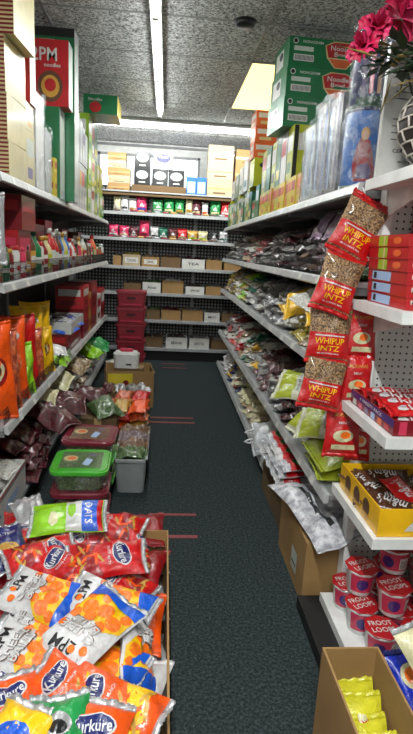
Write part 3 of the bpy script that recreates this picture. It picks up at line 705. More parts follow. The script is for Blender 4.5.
# long red, white and green rice-stick packs on the dusty box
def art_stick(m, f, w, h):
    m.rect(-w*.49, w*.49, h*.16, h*.42, 'foil_red', f, .0008, E_); m.oval(0, h*.3, w*.3, h*.06, 'foil_green', f, .0016, E_)
    m.text('NOODLE', 0, 0, h*.06, 'foil_teal', f, .0012, w*.5, 0, E_)
for k in range(12):
    c, r = k % 4, k//4
    mb, se = bag(.14, .36, .045, 90+k*1.3, 'foil_bagwhite' if k % 3 else 'foil_white', None, 12, 22, 1, art_stick)
    put_bag('noodle_packet', mb, se, (.80+r*.012, 2.57+c*.145, .295+r*.042), tilt(90+random.uniform(-6, 6), 2, -3), 'red and white noodle packet on dusty box, %s layer, %s from camera' % (['lowest', 'middle', 'top'][r], ORD[c]), 'noodle packet', 'long noodle packets on the dusty box')
# white carrier bag on the bottom shelf
mb, se = bag(.3, .34, .16, 101, foil('film_white', (216, 218, 220), .3, 0, (170, 172, 176), 20), None, 22, 24, 1.6, lambda m, f, w, h: (m.rect(w*.05, w*.12, -h*.2, h*.2, 'foil_navy', f, .0008, E_),))
o = put_bag('carrier_bag', mb, se, (.80, 3.42, .26), tilt(80, 15, -35), 'crumpled white plastic carrier bag with blue print on the bottom right shelf', 'carrier bag')
mh = MB()
for q in (-.05, .05): mh.tube([(q-.03, .15, .03), (q-.02, .2, .05), (q, .22, .05), (q+.02, .2, .04), (q+.03, .15, .02)], .006, 'film_white')
obj('handle', mh, o)
mb, se = bag(.26, .3, .12, 107, 'film_white', None, 18, 18, 1.8); put_bag('plastic_bag', mb, se, (.83, 3.23, .17), tilt(60, 5, 5), 'white plastic bag under the carrier bag on the bottom right shelf', 'plastic bag')

# ------------------------------------------------------------------ hanging seed pouches
def art_pouch(m, f, w, h):
    m.rect(-w*.49, w*.49, -h*.47, -h*.0, 'foil_red', f, .0008, E_); m.rect(-w*.49, w*.49, h*.44, h*.49, 'foil_red', f, .0008, E_)
    m.text('WHIPUP', 0, -h*.16, h*.12, 'foil_yellow', f, .0026, w*.72, 0, E_); m.text('INTZ', 0, -h*.3, h*.1, 'foil_yellow', f, .0026, w*.5, 0, E_)
    m.rect(-w*.36, w*.36, -h*.07, -h*.045, 'foil_white', f, .0016, E_); m.text('MUKHWAS MIX', 0, -h*.4, h*.03, 'foil_white', f, .0014, w*.5, 0, E_)
tag(obj('hanging_strip', MB().tube([(.70, 1.935, 1.68), (.63, 1.915, 1.3), (.62, 1.9, .9)], .003, 'plastic_white').tube([(.70, 1.935, 1.68), (.70, 1.96, 1.70)], .003, 'plastic_white')), 'thin white clip strip holding the seed pouches', 'clip strip')
for i, (x, y, z, w, h, ya, l) in enumerate([
   (.672, 1.88, 1.555, .16, .20, 25, 'brown seed pouch hanging highest, tilted, behind the red mango boxes'),
   (.612, 1.86, 1.362, .155, .20, 16, 'seed pouch hanging second from the top, tilted to the left'),
   (.605, 1.88, 1.180, .165, .20, 3, 'seed pouch hanging third from the top, beside the pegboard'),
   (.595, 1.865, 1.000, .165, .19, 10, 'seed pouch hanging lowest, above the lime flour bags')]):
    mb, se = bag(w, h, .04, 110+i*1.9, 'fennel_seed_mix', 'foil_red', 18, 22, .8, art_pouch, 'foil_red')
    put_bag('seed_pouch', mb, se, (x, y, z), (Matrix.Rotation(math.radians(ya), 3, 'Y') @ Matrix.Rotation(math.radians(90-6), 3, 'X')).to_euler(), l, 'seed pouch', 'seed pouches on the clip strip')
def art_rp(m, f, w, h):
    m.oval(0, -h*.15, w*.3, h*.12, 'foil_cream', f, .0008, E_); m.oval(w*.05, -h*.13, w*.15, h*.07, 'foil_ball', f, .0014, E_)
    m.text('MUKHWAS', 0, h*.25, h*.07, 'foil_gold', f, .001, w*.6, 0, E_); m.rect(-w*.3, w*.35, -h*.42, -h*.32, 'foil_cream', f, .0008, E_); m.text('MINT', 0, h*.1, h*.05, 'foil_white', f, .001, w*.3, 0, E_)
for i, (x, y, z, w, h, l) in enumerate([(.735, 1.905, 1.19, .12, .2, 'red packet hanging behind the seed pouches beside the pegboard, highest'), (.735, 1.90, 1.01, .12, .19, 'red packet hanging behind the seed pouches, middle'),
    (.70, 1.89, .815, .145, .215, 'large red packet hanging below the seed pouches'), (.77, 1.90, .79, .10, .2, 'red packet hanging partly behind the large red one')]):
    mb, se = bag(w, h, .035, 130+i*1.9, 'foil_red', 'foil_red', 16, 20, .8, art_rp)
    put_bag('red_packet', mb, se, (x, y+.0 if i != 3 else y-.0, z), (math.radians(86), 0, math.radians(-4)), l, 'packet', 'red packets hung by the pegboard')

# ------------------------------------------------------------------ end display goods
def art_mango(top):
    def A(P, F, a, b, h):
        q = P('printed_face')
        q.text('Mango Bar', -a*.58, h*.6, h*.5, 'print_white', F['-y'], .0012, a*.7); q.rect(-a*.7, a*.1, h*.14, h*.26, 'print_gold', F['-y'])
        if top:
            q.rect(-b*.45, b*.02, h*.06, h*.94, 'print_lime', F['-x']); q.rect(-b*.18, -b*.1, h*.06, h*.94, 'print_cream', F['-x'], .0014); q.oval(-b*.4+b*.9, h*.5, b*.2, h*.3, 'print_orange', F['-x'], .0014)
        else:
            q.rect(-b*.75, b*.25-.0, h*.12, h*.9, 'print_paleblue', F['-x']); q.rect(-b*.65, -b*.5, h*.25, h*.8, 'print_ink', F['-x'], .0014)
    return A
for k in range(6):
    closed_box('flat red mango bar box stacked beside the seed pouches, %s from bottom' % ORD[k], .725-.003*k, 1.12, 1.55, 1.86, 1.304+k*.0375, .0365, 'print_red', 0, None, art_mango(k > 2), 'sweet_box', 'sweet box', 'mango bar boxes on the end display', False)
for k in range(4):
    closed_box('upright deep red packet behind the mango boxes, %s from the left' % ORD[k], 1.0-.0+k*.07-.13, 1.065+k*.07-.13, 1.868, 1.893, 1.304, .345-.02*(k % 2), 'print_deep_red', 0, None, lambda P, F, a, b, h: P('printed_face').rect(-a*.7, a*.7, h*.6, h*.8, 'print_red', F['-y']), 'tea_box', 'box', 'deep red packets behind the mango boxes', False)
# sweet trays
t = open_box('purple edged display carton of red sweet packs on the end display', .715, 1.15, 1.5, 1.88, .921, .05, 'print_deep_red', 'print_red', name='display_carton', cat='display carton')
q = MB(); f = fr((-.2175, 0, 0), (0, -1, 0), (0, 0, 1)); q.rect(-.19, .19, .026, .05, 'print_purple', f, .001); q.text('4 VARIETY PACK', 0, .038, .012, 'print_white', f, .0018, .2)
for k in range(6): q.rect(-.165+k*.058, -.13+k*.058, .003, .024, ['print_pale', 'print_pink', 'print_lilac', 'print_paleblue', 'print_orange', 'print_red'][k], f, .001)
f2 = fr((0, -.19, 0), (1, 0, 0), (0, 0, 1))
for k in range(5): q.rect(-.2+k*.05, -.175+k*.05, .004, .046, ['print_pink', 'print_gold', 'print_orange', 'print_pink', 'print_lilac'][k], f2, .001)
obj('printed_face', q, t)
def art_sk(m, f, w, h):
    m.text('Skittles', 0, -h*.04, w*.5, 'foil_white', f, .0022, h*.74, PI/2, E_); m.oval(0, -h*.38, w*.2, w*.2, 'foil_white', f, .0012, E_); m.oval(0, h*.38, w*.25, w*.16, 'foil_orange', f, .0012, E_)
mb, se = bag(.072, .235, .028, 141, 'foil_red', 'foil_red', 14, 26, .6, art_sk); protos['sk'] = (mb.mesh('packet'), [s.mesh('crimped_seal') for s in se])
n = 0
for r in range(2):
    for k in range(4 if r else 5):
        n += 1; spawn_bag('sweet_packet', 'sk', (.862+.01*r, 1.555+k*.072+r*.036, .948+r*.028), tilt(-94+random.uniform(-4, 4), 14, 0), 'foil_red' if (k+r) % 3 else 'foil_deep_red', 'long red Skittles pack in display carton, %s row, %s from camera' % (['lower', 'upper'][r], ORD[k]), 'sweet packet', 'Skittles packs in the carton', (1, 1.1, 1))
# yellow tray
t = open_box('yellow display tray of chocolate packs on the lower end display shelf', .705, 1.12, 1.495, 1.87, .582, .095, 'print_yellowtray' if 'print_yellowtray' in MATS else plain('print_yellowtray', (232, 178, 20), .35, 0, .3), 'print_yellowtray', name='display_tray', cat='display tray')
q = MB(); f = fr((-.2075, 0, 0), (0, -1, 0), (0, 0, 1))
for k in range(3): q.oval(-.1+k*.09, .05, .03, .03, 'print_brown', f, .001); q.rect(-.13+k*.09, -.07+k*.09, .01, .03, 'print_gold', f, .0012)
f2 = fr((0, -.1875, 0), (1, 0, 0), (0, 0, 1))
for k, c in enumerate(['print_white', 'print_red', 'print_navy', 'print_red']): q.poly([(-.12+k*.045, .02), (-.085+k*.045, .02), (-.045+k*.045, .07), (-.08+k*.045, .07)], c, f2, .001)
obj('printed_face', q, t)
plain('choc_brown', (74, 44, 28), .3, 0, .5); foil('foil_choc', (78, 46, 28))
def art_mm(m, f, w, h): m.text("m&m's", 0, 0, w*.62, 'foil_white', f, .0022, h*.62, PI/2, E_)
mb, se = bag(.085, .17, .026, 151, 'foil_choc', 'foil_choc', 14, 20, .6, art_mm); protos['mm'] = (mb.mesh('packet'), [s.mesh('crimped_seal') for s in se])
for i, (x, y, z, ya, mt) in enumerate([(.77, 1.78, .632, 30, 'foil_choc'), (.80, 1.62, .632, 55, 'foil_choc'), (.87, 1.70, .645, 10, 'foil_red'), (.95, 1.78, .64, -70, 'foil_choc'), (.97, 1.66, .65, -60, 'foil_choc'), (.93, 1.57, .635, -90, 'foil_gold'), (1.04, 1.74, .655, -75, 'foil_yellow'), (.84, 1.8, .655, 80, 'foil_choc'), (1.05, 1.6, .64, -85, 'foil_choc'), (.80, 1.71, .61, 80, 'foil_choc'), (.95, 1.62, .606, 85, 'foil_choc'), (.95, 1.74, .606, 85, 'foil_yellow')]):
    spawn_bag('sweet_packet', 'mm', (x, y, z), tilt(ya, 12, -6), mt, "%s m&m's pack in the yellow tray, %s" % ({'foil_choc': 'brown', 'foil_red': 'red', 'foil_gold': 'gold', 'foil_yellow': 'yellow'}[mt],
      ['far left corner', 'near left corner', 'standing out left of the middle', 'back middle', 'centre', 'near edge', 'far right', 'far back', 'near right', 'left underneath', 'near underneath', 'middle underneath'][i]), 'sweet packet', "m&m's packs in the yellow tray")
# cereal cups
def cup_proto():
    t = thing('cereal_cup', 'red lidded cereal cup', 'cereal cup')
    m = MB().lathe([(.036, 0), (.038, .004), (.047, .075), (.05, .08), (.05, .084)], 'plastic_white', 24); 
    fn = lambda x, y, l: Vector(((.0385+.0085*y/.075+l)*math.sin(x/.043), -(.0385+.0085*y/.075+l)*math.cos(x/.043), y+.004))
    m.rect(-.06, .06, .012, .072, 'print_pink', fn, .0006, .012); m.rect(.012, .04, .018, .058, 'print_white', fn, .0011, .012)
    for k in range(6): m.rect(.015+k*.004, .0165+k*.004, .022, .05, 'print_ink', fn, .0015, .012)
    m.oval(-.022, .04, .018, .02, 'print_purple', fn, .0011, .012)
    b = obj('cup', m, t)
    q = MB().lathe([(.053, .084), (.054, .087), (.052, .089)], 'print_red', 8, smooth=False)
    g = fr((0, 0, .089), (1, 0, 0), (0, 1, 0)); q.text('FROOT', 0, .016, .02, 'print_white', g, .0006, .072); q.text('LOOPS', 0, -.012, .02, 'print_white', g, .0006, .072)
    obj('foil_lid', q, t); return t
c0 = cup_proto(); first = True; ncup = 0; c0.scale = (1.2, 1.2, 1.2)
for lv, lst in enumerate([[(.765, 1.82), (.775, 1.69), (.80, 1.56), (.895, 1.80), (.905, 1.67), (.93, 1.55), (1.025, 1.79), (1.035, 1.66)], [(.785, 1.76), (.865, 1.64), (.915, 1.79), (.99, 1.62), (1.03, 1.76)], [(.895, 1.73), (.99, 1.66)]]):
    for k, (x, y) in enumerate(lst):
        loc = (x, y, .0905+.112*lv); rot = (random.uniform(.0, .05)*(lv > 0), random.uniform(-.03, .03)*(lv > 0), random.uniform(-.5, .5))
        lb = 'red lidded cereal cup on lowest display shelf, %s level, %s in order' % (['bottom', 'middle', 'top'][lv], ORD[k])
        if first: c0.location = loc; c0.rotation_euler = rot; c0['label'] = lb; c0['group'] = 'cereal cups'; first = False
        else: copy_thing(c0, loc, rot, lb, 'cereal cups')
open_box('clear edged tray behind the cereal cups', 1.1, 1.5, 1.55, 1.85, .0905, .12, 'tub_clear', name='plastic_tray', cat='tray')

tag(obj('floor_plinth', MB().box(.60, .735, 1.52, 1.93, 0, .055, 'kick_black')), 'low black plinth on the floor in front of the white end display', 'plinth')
# vase, roses, sheet, tins on top
t = thing('woven_vase', 'dark woven vase with pale brick pattern holding the roses', 'vase', (.868, 1.68, 1.7165))
R = lambda z: .062+.112*math.sin(min(1, z/.25)*PI*.62)**1.0 if z < .25 else .16
prof = [(.075, 0), (.09, .015), (.135, .06), (.162, .11), (.168, .15), (.158, .19), (.13, .23), (.105, .26), (.1, .28), (.108, .295)]
obj('body', MB().lathe(prof, 'vase_dark', 36), t)
def vr(z):
    for (r0, z0), (r1, z1) in zip(prof, prof[1:]):
        if z0 <= z <= z1: return r0+(r1-r0)*(z-z0)/(z1-z0)
    return .1
m = MB()
zs = [.02+.033*k for k in range(8)]
for j, z in enumerate(zs):
    m.tube([((vr(z)+.002)*math.cos(a*PI/18), (vr(z)+.002)*math.sin(a*PI/18), z) for a in range(37)], .0032, 'vase_strip', 5)
    if j < len(zs)-1:
        for k in range(14):
            a = 2*PI*(k+(.5 if j % 2 else 0))/14; m.tube([((vr(z+q)+.002)*math.cos(a), (vr(z+q)+.002)*math.sin(a), z+q) for q in (0, .011, .022, .033)], .0032, 'vase_strip', 5)
obj('lattice', m, t)
bq = thing('rose_bouquet', 'magenta rose bouquet with dark leaves standing in the woven vase', 'flowers', (.868, 1.68, 2.0))
def rose_mb(r, seed):
    rnd = random.Random(seed); m = MB()
    for L in range(6):
        n = 3+L; rr = r*(.16+.84*(L/5)**.9); op = .15+1.0*(L/5)
        for k in range(n):
            a0 = 2*PI*k/n+L*.7+rnd.uniform(-.2, .2); wd = 2*PI/n*.75+.25; N = 6; vs = []; fs = []
            for j in range(N+1):
                tt = j/N; prof_r = rr*math.sin(min(1, tt*1.1)*PI/2)**.8*(.55+.45*op*tt); zz = r*(1.05-.13*L)*tt-(.25*r*op*tt**3)
                for i in range(N+1):
                    s_ = 2*i/N-1; a = a0+s_*wd*.5*(1-.25*tt**4); q = prof_r*(1-.05*s_*s_)*(1+.03*math.sin(s_*7+k*2)*tt)
                    vs.append((q*math.cos(a), q*math.sin(a), zz-r*.32*(s_**4)*tt+.03*r*math.sin(s_*6+k)*tt))
            for j in range(N):
                for i in range(N): a = j*(N+1)+i; fs.append((a, a+1, a+N+2, a+N+1))
            m.add(vs, fs, 'rose' if (L+k) % 3 else 'rose_pink', True)
    return m
RS = [(-.335, -.07, .03, .05, -.9, .5), (-.30, -.06, .085, .052, -.7, .4), (-.245, -.09, .10, .062, -.5, .8), (-.19, -.10, .16, .085, -.4, .8), (-.12, -.12, .075, .055, -.5, 1), (-.08, -.10, .19, .095, -.1, .8), (.03, -.02, .19, .085, .2, .4), (-.20, .03, .17, .065, -.4, -.2), (0, .08, .15, .065, 0, -.5)]
for i, (x, y, z, r, ry, rx) in enumerate(RS):
    o = obj('rose', rose_mb(r, i), bq, (x, y, z), (rx, ry, i))
m = MB()
for i, (x, y, z, r, ry, rx) in enumerate(RS): m.tube([(0, 0, -.1), (x*.4, y*.4, z*.3), (x, y, z)], .004, 'leaf', 5)
obj('stem', m, bq)
m = MB(); rnd = random.Random(4)
for k in range(120):
    a = rnd.uniform(0, 2*PI); el = rnd.uniform(-.5, .6); L = rnd.uniform(.05, .11) if k % 9 else .2; b = Vector((math.cos(a)*.05-rnd.uniform(0, .24), math.sin(a)*.05-.04, rnd.uniform(-.01, .05)))
    d = Vector((math.cos(a)*math.cos(el), math.sin(a)*math.cos(el), math.sin(el))); sd = d.cross(Vector((0, 0, 1))).normalized()*(.016 if k % 9 else .004)
    up = Vector((0, 0, .002)); p = [b, b+d*L*.45+sd, b+d*L, b+d*L*.45-sd, b+d*L*.5+Vector((0, 0, .006))]
    m.add(p, [(0, 1, 4), (1, 2, 4), (2, 3, 4), (3, 0, 4), (0, 3, 2, 1)], 'leaf' if k % 6 else 'leaf_dry')
obj('leaves', m, bq)
def art_sheet(P, F, a, b, h):
    q = P('printed_text'); rr = random.Random(2)
    for k in range(13):
        if k in (7, 8): continue
        q.rect(-a*.7, a*(.1+rr.random()*.6), h*.9-k*.021, h*.9-k*.021+.004, 'print_grey', F['-y'])
    q.text('CERAMIC VASE', 0, h*.22, .012, 'print_ink', F['-y'], .001, a*1.2); q.text('MADE BY HAND', -.0, h*.14, .007, 'print_grey', F['-y'], .001, a*.8)
closed_box('tall white carton with small printed text behind the vase', .70, .93, 1.85, 1.872, 1.7165, .42, 'print_white', .04, None, art_sheet, 'white_carton', 'carton', None, False)
def tin(label, x, y, z, r, h, col, fig, grp=None):
    t = thing('round_tin', label, 'tin', (x, y, z), (0, 0, 0), grp)
    m = MB().lathe([(r-.003, 0), (r, .004), (r, h-.004), (r-.003, h)], col, 32)
    fn = lambda a, b, l: Vector(((r+l)*math.sin(a/r), -(r+l)*math.cos(a/r), b))
    if fig:
        fn0 = fn; fn = lambda a, b, l: fn0(a-.03, b, l)
        m.poly([(-.03, .03), (.045, .03), (.05, .07), (.035, .13), (.02, .18), (-.012, .2), (-.03, .16), (-.042, .09)], 'print_red', fn, .0006, .015)
        m.poly([(-.024, .04), (.03, .04), (.034, .08), (.015, .1), (-.02, .09)], 'print_lilac', fn, .001, .015); m.oval(0, .2, .014, .018, 'print_skin', fn, .0012, .01)
        m.oval(0, .208, .017, .022, 'print_gold', fn, .0009, .01)
    else:
        for k in range(5): m.rect(-.07+k*.03, -.055+k*.03, .05, h-.05, ['print_lilac', 'print_pink', 'print_skin', 'print_purple', 'print_brown'][k], fn, .0006, .015)
        m.rect(-.09, .09, .01, .04, 'print_darkgreen', fn, .0006, .015)
    obj('body', m, t); obj('bottom_rim', MB().lathe([(r+.002, 0), (r+.002, .016)], 'print_darkgreen', 32), t); obj('top_rim', MB().lathe([(r+.002, h-.01), (r+.002, h+.001)], 'print_navy', 32), t)
    rr = random.Random(int(z*100)); n = 40; vs = []; fs = []; nz = 12
    for j in range(nz+1):
        for i in range(n):
            a = 2*PI*i/n; q = r+.007+.006*noise.noise(Vector((math.cos(a)*4, math.sin(a)*4, j*.8+z*9)))+rr.random()*.002; vs.append((q*math.cos(a), q*math.sin(a), h*1.02*j/nz))
    for j in range(nz):
        for i in range(n): fs.append((j*n+i, j*n+(i+1) % n, (j+1)*n+(i+1) % n, (j+1)*n+i))
    obj('plastic_wrap', MB().add(vs, fs, 'cling_film', True), t); return t
plain('tin_blue', (52, 112, 190), .3, 0, .5, nz=6)
tin('blue round tin with a figure in a red robe, wrapped in film', .785, 2.23, 1.7165, .085, .30, 'tin_blue', True); tin('dark lilac round tin stacked on the blue tin', .79, 2.23, 2.018, .083, .30, 'print_navy', False)
# film wrapped blue packs
def wrapped(label, x0, x1, y0, y1, z0, h, col, cols, seed):
    t = closed_box(label, x0, x1, y0, y1, z0, h, col, 0, None, lambda P, F, a, b, hh: [P('printed_face').rect(-b*.9+k*b*1.8/len(cols), -b*.9+(k+.6)*b*1.8/len(cols), hh*.08, hh*.92, c, F['-x'], .001+.0002*k) for k, c in enumerate(cols)], 'wrapped_pack', 'wrapped pack', 'film wrapped packs on the top right shelf', False)
    a, b = (x1-x0)/2+.008, (y1-y0)/2+.008; vs = []; fs = []; N = 12; ring = []
    per = [(-a, -b), (a, -b), (a, b), (-a, b)]
    pts = []
    for q in range(4):
        for k in range(N): pts.append((per[q][0]+(per[(q+1) % 4][0]-per[q][0])*k/N, per[q][1]+(per[(q+1) % 4][1]-per[q][1])*k/N))
    n = len(pts); nz = 16
    for j in range(nz+1):
        for i, (x, y) in enumerate(pts):
            d = .01*noise.noise(Vector((x*25, y*25, j*.9+seed))); e = 1+d/.1; vs.append((x*e, y*e, (h+.02)*j/nz*(1+(.04*noise.noise(Vector((x*20, y*20, seed))) if j == nz else 0))))
    for j in range(nz):
        for i in range(n): fs.append((j*n+i, j*n+(i+1) % n, (j+1)*n+(i+1) % n, (j+1)*n+i))
    obj('plastic_wrap', MB().add(vs, fs, 'cling_film', True), t); return t
wrapped('film wrapped pale blue pack next to the blue tin', .71, .93, 2.33, 2.50, 1.7165, .40, 'print_grey', ['print_blue', 'print_paleblue', 'print_navy', 'print_silver', 'print_purple'], 1)
wrapped('film wrapped navy striped pack, middle of the three wrapped packs', .71, .95, 2.52, 2.72, 1.7165, .42, 'print_grey', ['print_navy', 'print_paleblue', 'print_purple', 'print_grey', 'print_blue'], 2)
wrapped('film wrapped white and blue pack, far end of the wrapped packs', .71, .93, 2.74, 2.93, 1.7165, .37, 'print_pale', ['print_grey', 'print_paleblue', 'print_grey', 'print_blue'], 3)
# noodle cases
def art_noodle(P, F, a, b, h):
    q = P('printed_face'); f = F['-y']
    q.text('NONGSHIM', -a*.42, h*.86, h*.09, 'print_white', f, .001, a*.5); q.oval(-a*.85, h*.86, h*.1, h*.1, 'print_white', f, .0006); q.oval(-a*.85, h*.86, h*.07, h*.07, 'print_black', f, .001)
    q.rect(-a*.88, -a*.4, h*.55, h*.7, 'print_pale', f); q.rect(-a*.88, -a*.38, h*.22, h*.44, 'print_white', f)
    for k in range(14): q.rect(-a*.84+k*a*.032, -a*.84+k*a*.032+a*.015, h*.25, h*.41, 'print_ink', f, .0012)
    q.poly([(-a*.12, h*.8), (a*.1, h*.96), (a*.5, h*.96), (a*.72, h*.8), (a*.66, h*.4), (a*.45, h*.08), (a*.15, h*.08), (-a*.06, h*.4)], 'print_cream', f, .0008)
    q.poly([(-a*.09, h*.79), (a*.12, h*.93), (a*.48, h*.93), (a*.69, h*.79), (a*.62, h*.42), (-a*.02, h*.42)], 'print_red', f, .0012); q.poly([(0, h*.38), (a*.6, h*.38), (a*.43, h*.11), (a*.17, h*.11)], 'print_orange', f, .0012)
    q.text('Noodle', a*.3, h*.74, h*.17, 'print_white', f, .0018, a*.55); q.text('Bowl', a*.3, h*.54, h*.15, 'print_white', f, .0018, a*.35); q.rect(a*.2, a*.62, h*.42, h*.5, 'print_green', f, .0022)
    q.rect(a*.86, a*.97, h*.6, h*.8, 'print_white', f)
    q.rect(-b*.7, b*.3, h*.2, h*.8, 'print_white', F['-x']); q.oval(0, h*.6, b*.25, h*.14, 'print_black', F['-x'], .0014)
for k in range(3):
    closed_box('green case of bowl noodles in the high stack on the right, %s' % ['bottom one', 'middle one', 'top one'][k], .655+k*.008, 1.15+k*.008, 3.42, 3.75, 2.205+k*.166, .165, 'print_green', .1-.02*k, None, art_noodle, 'noodle_case', 'carton', 'green noodle cases', False)
def art_two(c1, c2, word=None):
    def A(P, F, a, b, h):
        q = P('printed_face')
        for f, w in ((F['-y'], a), (F['-x'], b), (F['+x'], b)):
            q.rect(-w*.8, w*.8, h*.55, h*.85, c1, f); q.rect(-w*.6, w*.5, h*.15, h*.35, c2, f)
            if h > .3: q.rect(-w*.98, -w*.82, h*.01, h*.99, 'print_black', f, .0016)
            if word: q.text(word, 0, h*.7, h*.14, 'print_white', f, .0016, w*1.1)
    return A
rnd = random.Random(9); n = 0
def row(name, label, s, x, y0, y1, z, w, d, hs, mats, arts, grp, gap=.004, cat='carton', jit=.01, word=None):
    y = y0; k = 0
    while y+w <= y1+.001:
        i = rnd.randrange(len(mats)); h = hs[k % len(hs)]
        xo = x+rnd.uniform(0, jit)
        x0, x1 = sorted((s*xo, s*(xo+d)))
        closed_box(label % (mats[i].replace('print_', '').replace('foil_', ''), ORD[k]), x0, x1, y, y+w-gap, z, h, mats[i], 0, None, art_two(*arts[k % len(arts)], word), name, cat, grp, False)
        y += w; k += 1
AR = [('print_white', 'print_green'), ('print_red', 'print_white'), ('print_green', 'print_yellow'), ('print_white', 'print_black')]
row('tea_box', '%s tea box in low row on top right shelf, %s from near end', 1, .705, 2.96, 4.3, 1.7165, .1, .2, [.17], ['print_yellow', 'print_ygreen', 'print_yellow', 'print_gold'], [('print_orange', 'print_yellow'), ('print_red', 'print_orange')], 'low row of tea boxes on the top right shelf')
row('tea_box', '%s tea box in upper row under noodle cases, %s from near end', 1, .72, 3.3, 4.3, 1.888, .165, .3, [.312, .308, .31], ['print_ygreen', 'print_white', 'print_ygreen', 'print_green'], AR, 'upper row of tea boxes under the noodle cases')
row('tea_box', '%s box on far half of top right shelf, %s from near end', 1, .705, 4.32, 6.45, 1.7165, .16, .2, [.26, .16, .24, .28], ['print_green', 'print_ygreen', 'print_yellow', 'print_teal', 'print_white'], AR, 'far boxes on the top right shelf')
for k in range(3): closed_box('orange box in the stack of three on the top right shelf, %s' % ['bottom one', 'middle one', 'top one'][k], .69, .87, 4.6, 4.8, 2.215+k*.122, .12, 'print_orange', .03*k, None, art_two('print_white', 'print_cream'), 'biscuit_box', 'carton', 'orange boxes on the top right shelf', False)
closed_box('yellow green box under the orange boxes on the top right shelf', .70, .88, 4.58, 4.8, 1.99, .224, 'print_ygreen', 0, None, lambda P, F, a, b, h: (P('printed_face').oval(0, h*.75, a*.5, h*.1, 'print_black', F['-y']),), 'biscuit_box', 'carton', None, False)
for k in range(4): closed_box('tall pale box beyond the orange boxes, %s from the near end' % ORD[k], .71, .86, 5.0+.3*k, 5.25+.3*k, 2.0, .28-.03*k, ['print_white', 'print_pale', 'print_green', 'print_white'][k], 0, None, art_two('print_silver', 'print_green'), 'biscuit_box', 'carton', 'tall pale boxes on the top right shelf', False)

# ------------------------------------------------------------------ left shelves, top
def art_stripe(P, F, a, b, h):
    q = P('printed_stripe'); n = max(4, int(h/.016))
    for k in range(n): q.rect(-a*.98, a*.99, h*k/n, h*(k+.5)/n, 'print_deep_red', F['-y'])
for k, (h, z) in enumerate([(.155, 1.7205), (.19, 1.877), (.22, 2.069), (.28, 2.291)]):
    closed_box('cream box with red striped end in the near left stack, %s from the shelf' % ORD[k], -.96, -.70+(.045 if k == 3 else 0), 2.53, 2.82, z, h, 'print_cream', -.02*k, None, art_stripe, 'striped_carton', 'carton', 'cream striped boxes', False)
closed_box('cream box beyond the striped stack on the top left shelf', -.95, -.71, 2.86, 3.04, 1.7205, .27, 'print_cream', 0, None, art_two('print_pale', 'print_lilac'), 'striped_carton', 'carton', None, False)
closed_box('cream box standing on another beyond the striped stack', -.95, -.71, 2.87, 3.03, 1.992, .13, 'print_cream', 0, None, art_two('print_white', 'print_gold'), 'striped_carton', 'carton', None, False)
def wrapL(*a): return wrapped(*a)
for i, (y0, y1, h, col, cs) in enumerate([(3.08, 3.27, .50, 'print_white', ['print_white', 'print_silver', 'print_pink']), (3.30, 3.47, .36, 'print_silver', ['print_white', 'print_silver', 'print_lilac']), ]):
    t = wrapped('film wrapped %s pack on the top left shelf, %s from the near end' % (['white', 'silver'][i], ORD[i]), -.92, -.71, y0, y1, 1.7205, h, col, cs, 5+i); t['group'] = 'film wrapped packs on the top left shelf'
closed_box('red box with mesh window on the cream boxes, top left shelf', -.93, -.70, 2.93, 3.05, 2.124, .29, 'print_red', 0, {'+x': 'print_pale'}, lambda P, F, a, b, h: (P('printed_face').rect(-a*.8, a*.7, h*.35, h*.75, 'print_black', F['-y']), P('printed_face').rect(-b*.9, b*.9, h*.1, h*.9, 'print_pale', F['+x'])), 'noodle_case', 'carton', None, False)
def art_2pm(P, F, a, b, h):
    q = P('printed_face'); f = F['-y']
    q.text('2PM', -a*.05, h*.78, h*.2, 'print_white', f, .001, a*1.1); q.text('noodles', a*.3, h*.62, h*.06, 'print_white', f)
    q.oval(a*.2, h*.3, a*.55, h*.24, 'print_brown', f); q.oval(a*.2, h*.3, a*.4, h*.17, 'print_gold', f, .0012); q.oval(a*.2, h*.32, a*.25, h*.1, 'print_red', f, .0016)
    q.rect(-b*.9, b*.9, h*.05, h*.95, 'print_pale', F['+x'])
closed_box('red 2PM noodle box high on the left shelf', -.90, -.625, 3.58, 3.72, 2.262, .37, 'print_red', 0, {'+x': 'print_silver'}, art_2pm, 'noodle_case', 'carton', None, False)  # silver aisle face, as on the green boxes below: grazing reflections put into the colour
closed_box('tall green box under the red noodle box', -.90, -.68, 3.58, 3.74, 1.7205, .54, 'print_green', 0, {'+x': 'print_silver'}, lambda P, F, a, b, h: (P('printed_face').rect(-b*.7, b*.8, h*.1, h*.9, 'print_pale', F['+x']), P('printed_face').oval(0, h*.9, .012, .012, 'print_white', F['-y'])), 'tall_carton', 'carton', None, False)
closed_box('green box with black top behind the red noodle box', -.89, -.62, 3.76, 3.92, 1.7205, 1.04, 'print_green', 0, {'+x': 'print_silver', '+z': 'print_black'}, lambda P, F, a, b, h: (P('printed_face').rect(-a, a, h*.95, h, 'print_black', F['-y']), P('printed_face').rect(-a*.6, a*.1, h*.87, h*.935, 'print_white', F['-y']), P('printed_face').rect(-b*.8, b*.5, h*.05, h*.93, 'print_pale', F['+x']), P('printed_face').text('OK', a*.3, h*.9, .03, 'print_white', F['-y'])), 'tall_carton', 'carton', None, False)
for k, (z, h) in enumerate([(1.7205, .1), (1.822, .13)]): closed_box('yellow box in front of the tall green box, %s' % ['lower', 'upper'][k], -.80, -.695, 3.49, 3.56, z, h, 'print_yellow', 0, None, art_two('print_red', 'print_gold'), 'tea_box', 'carton', 'yellow boxes by the tall green box', False)
Y = 3.95
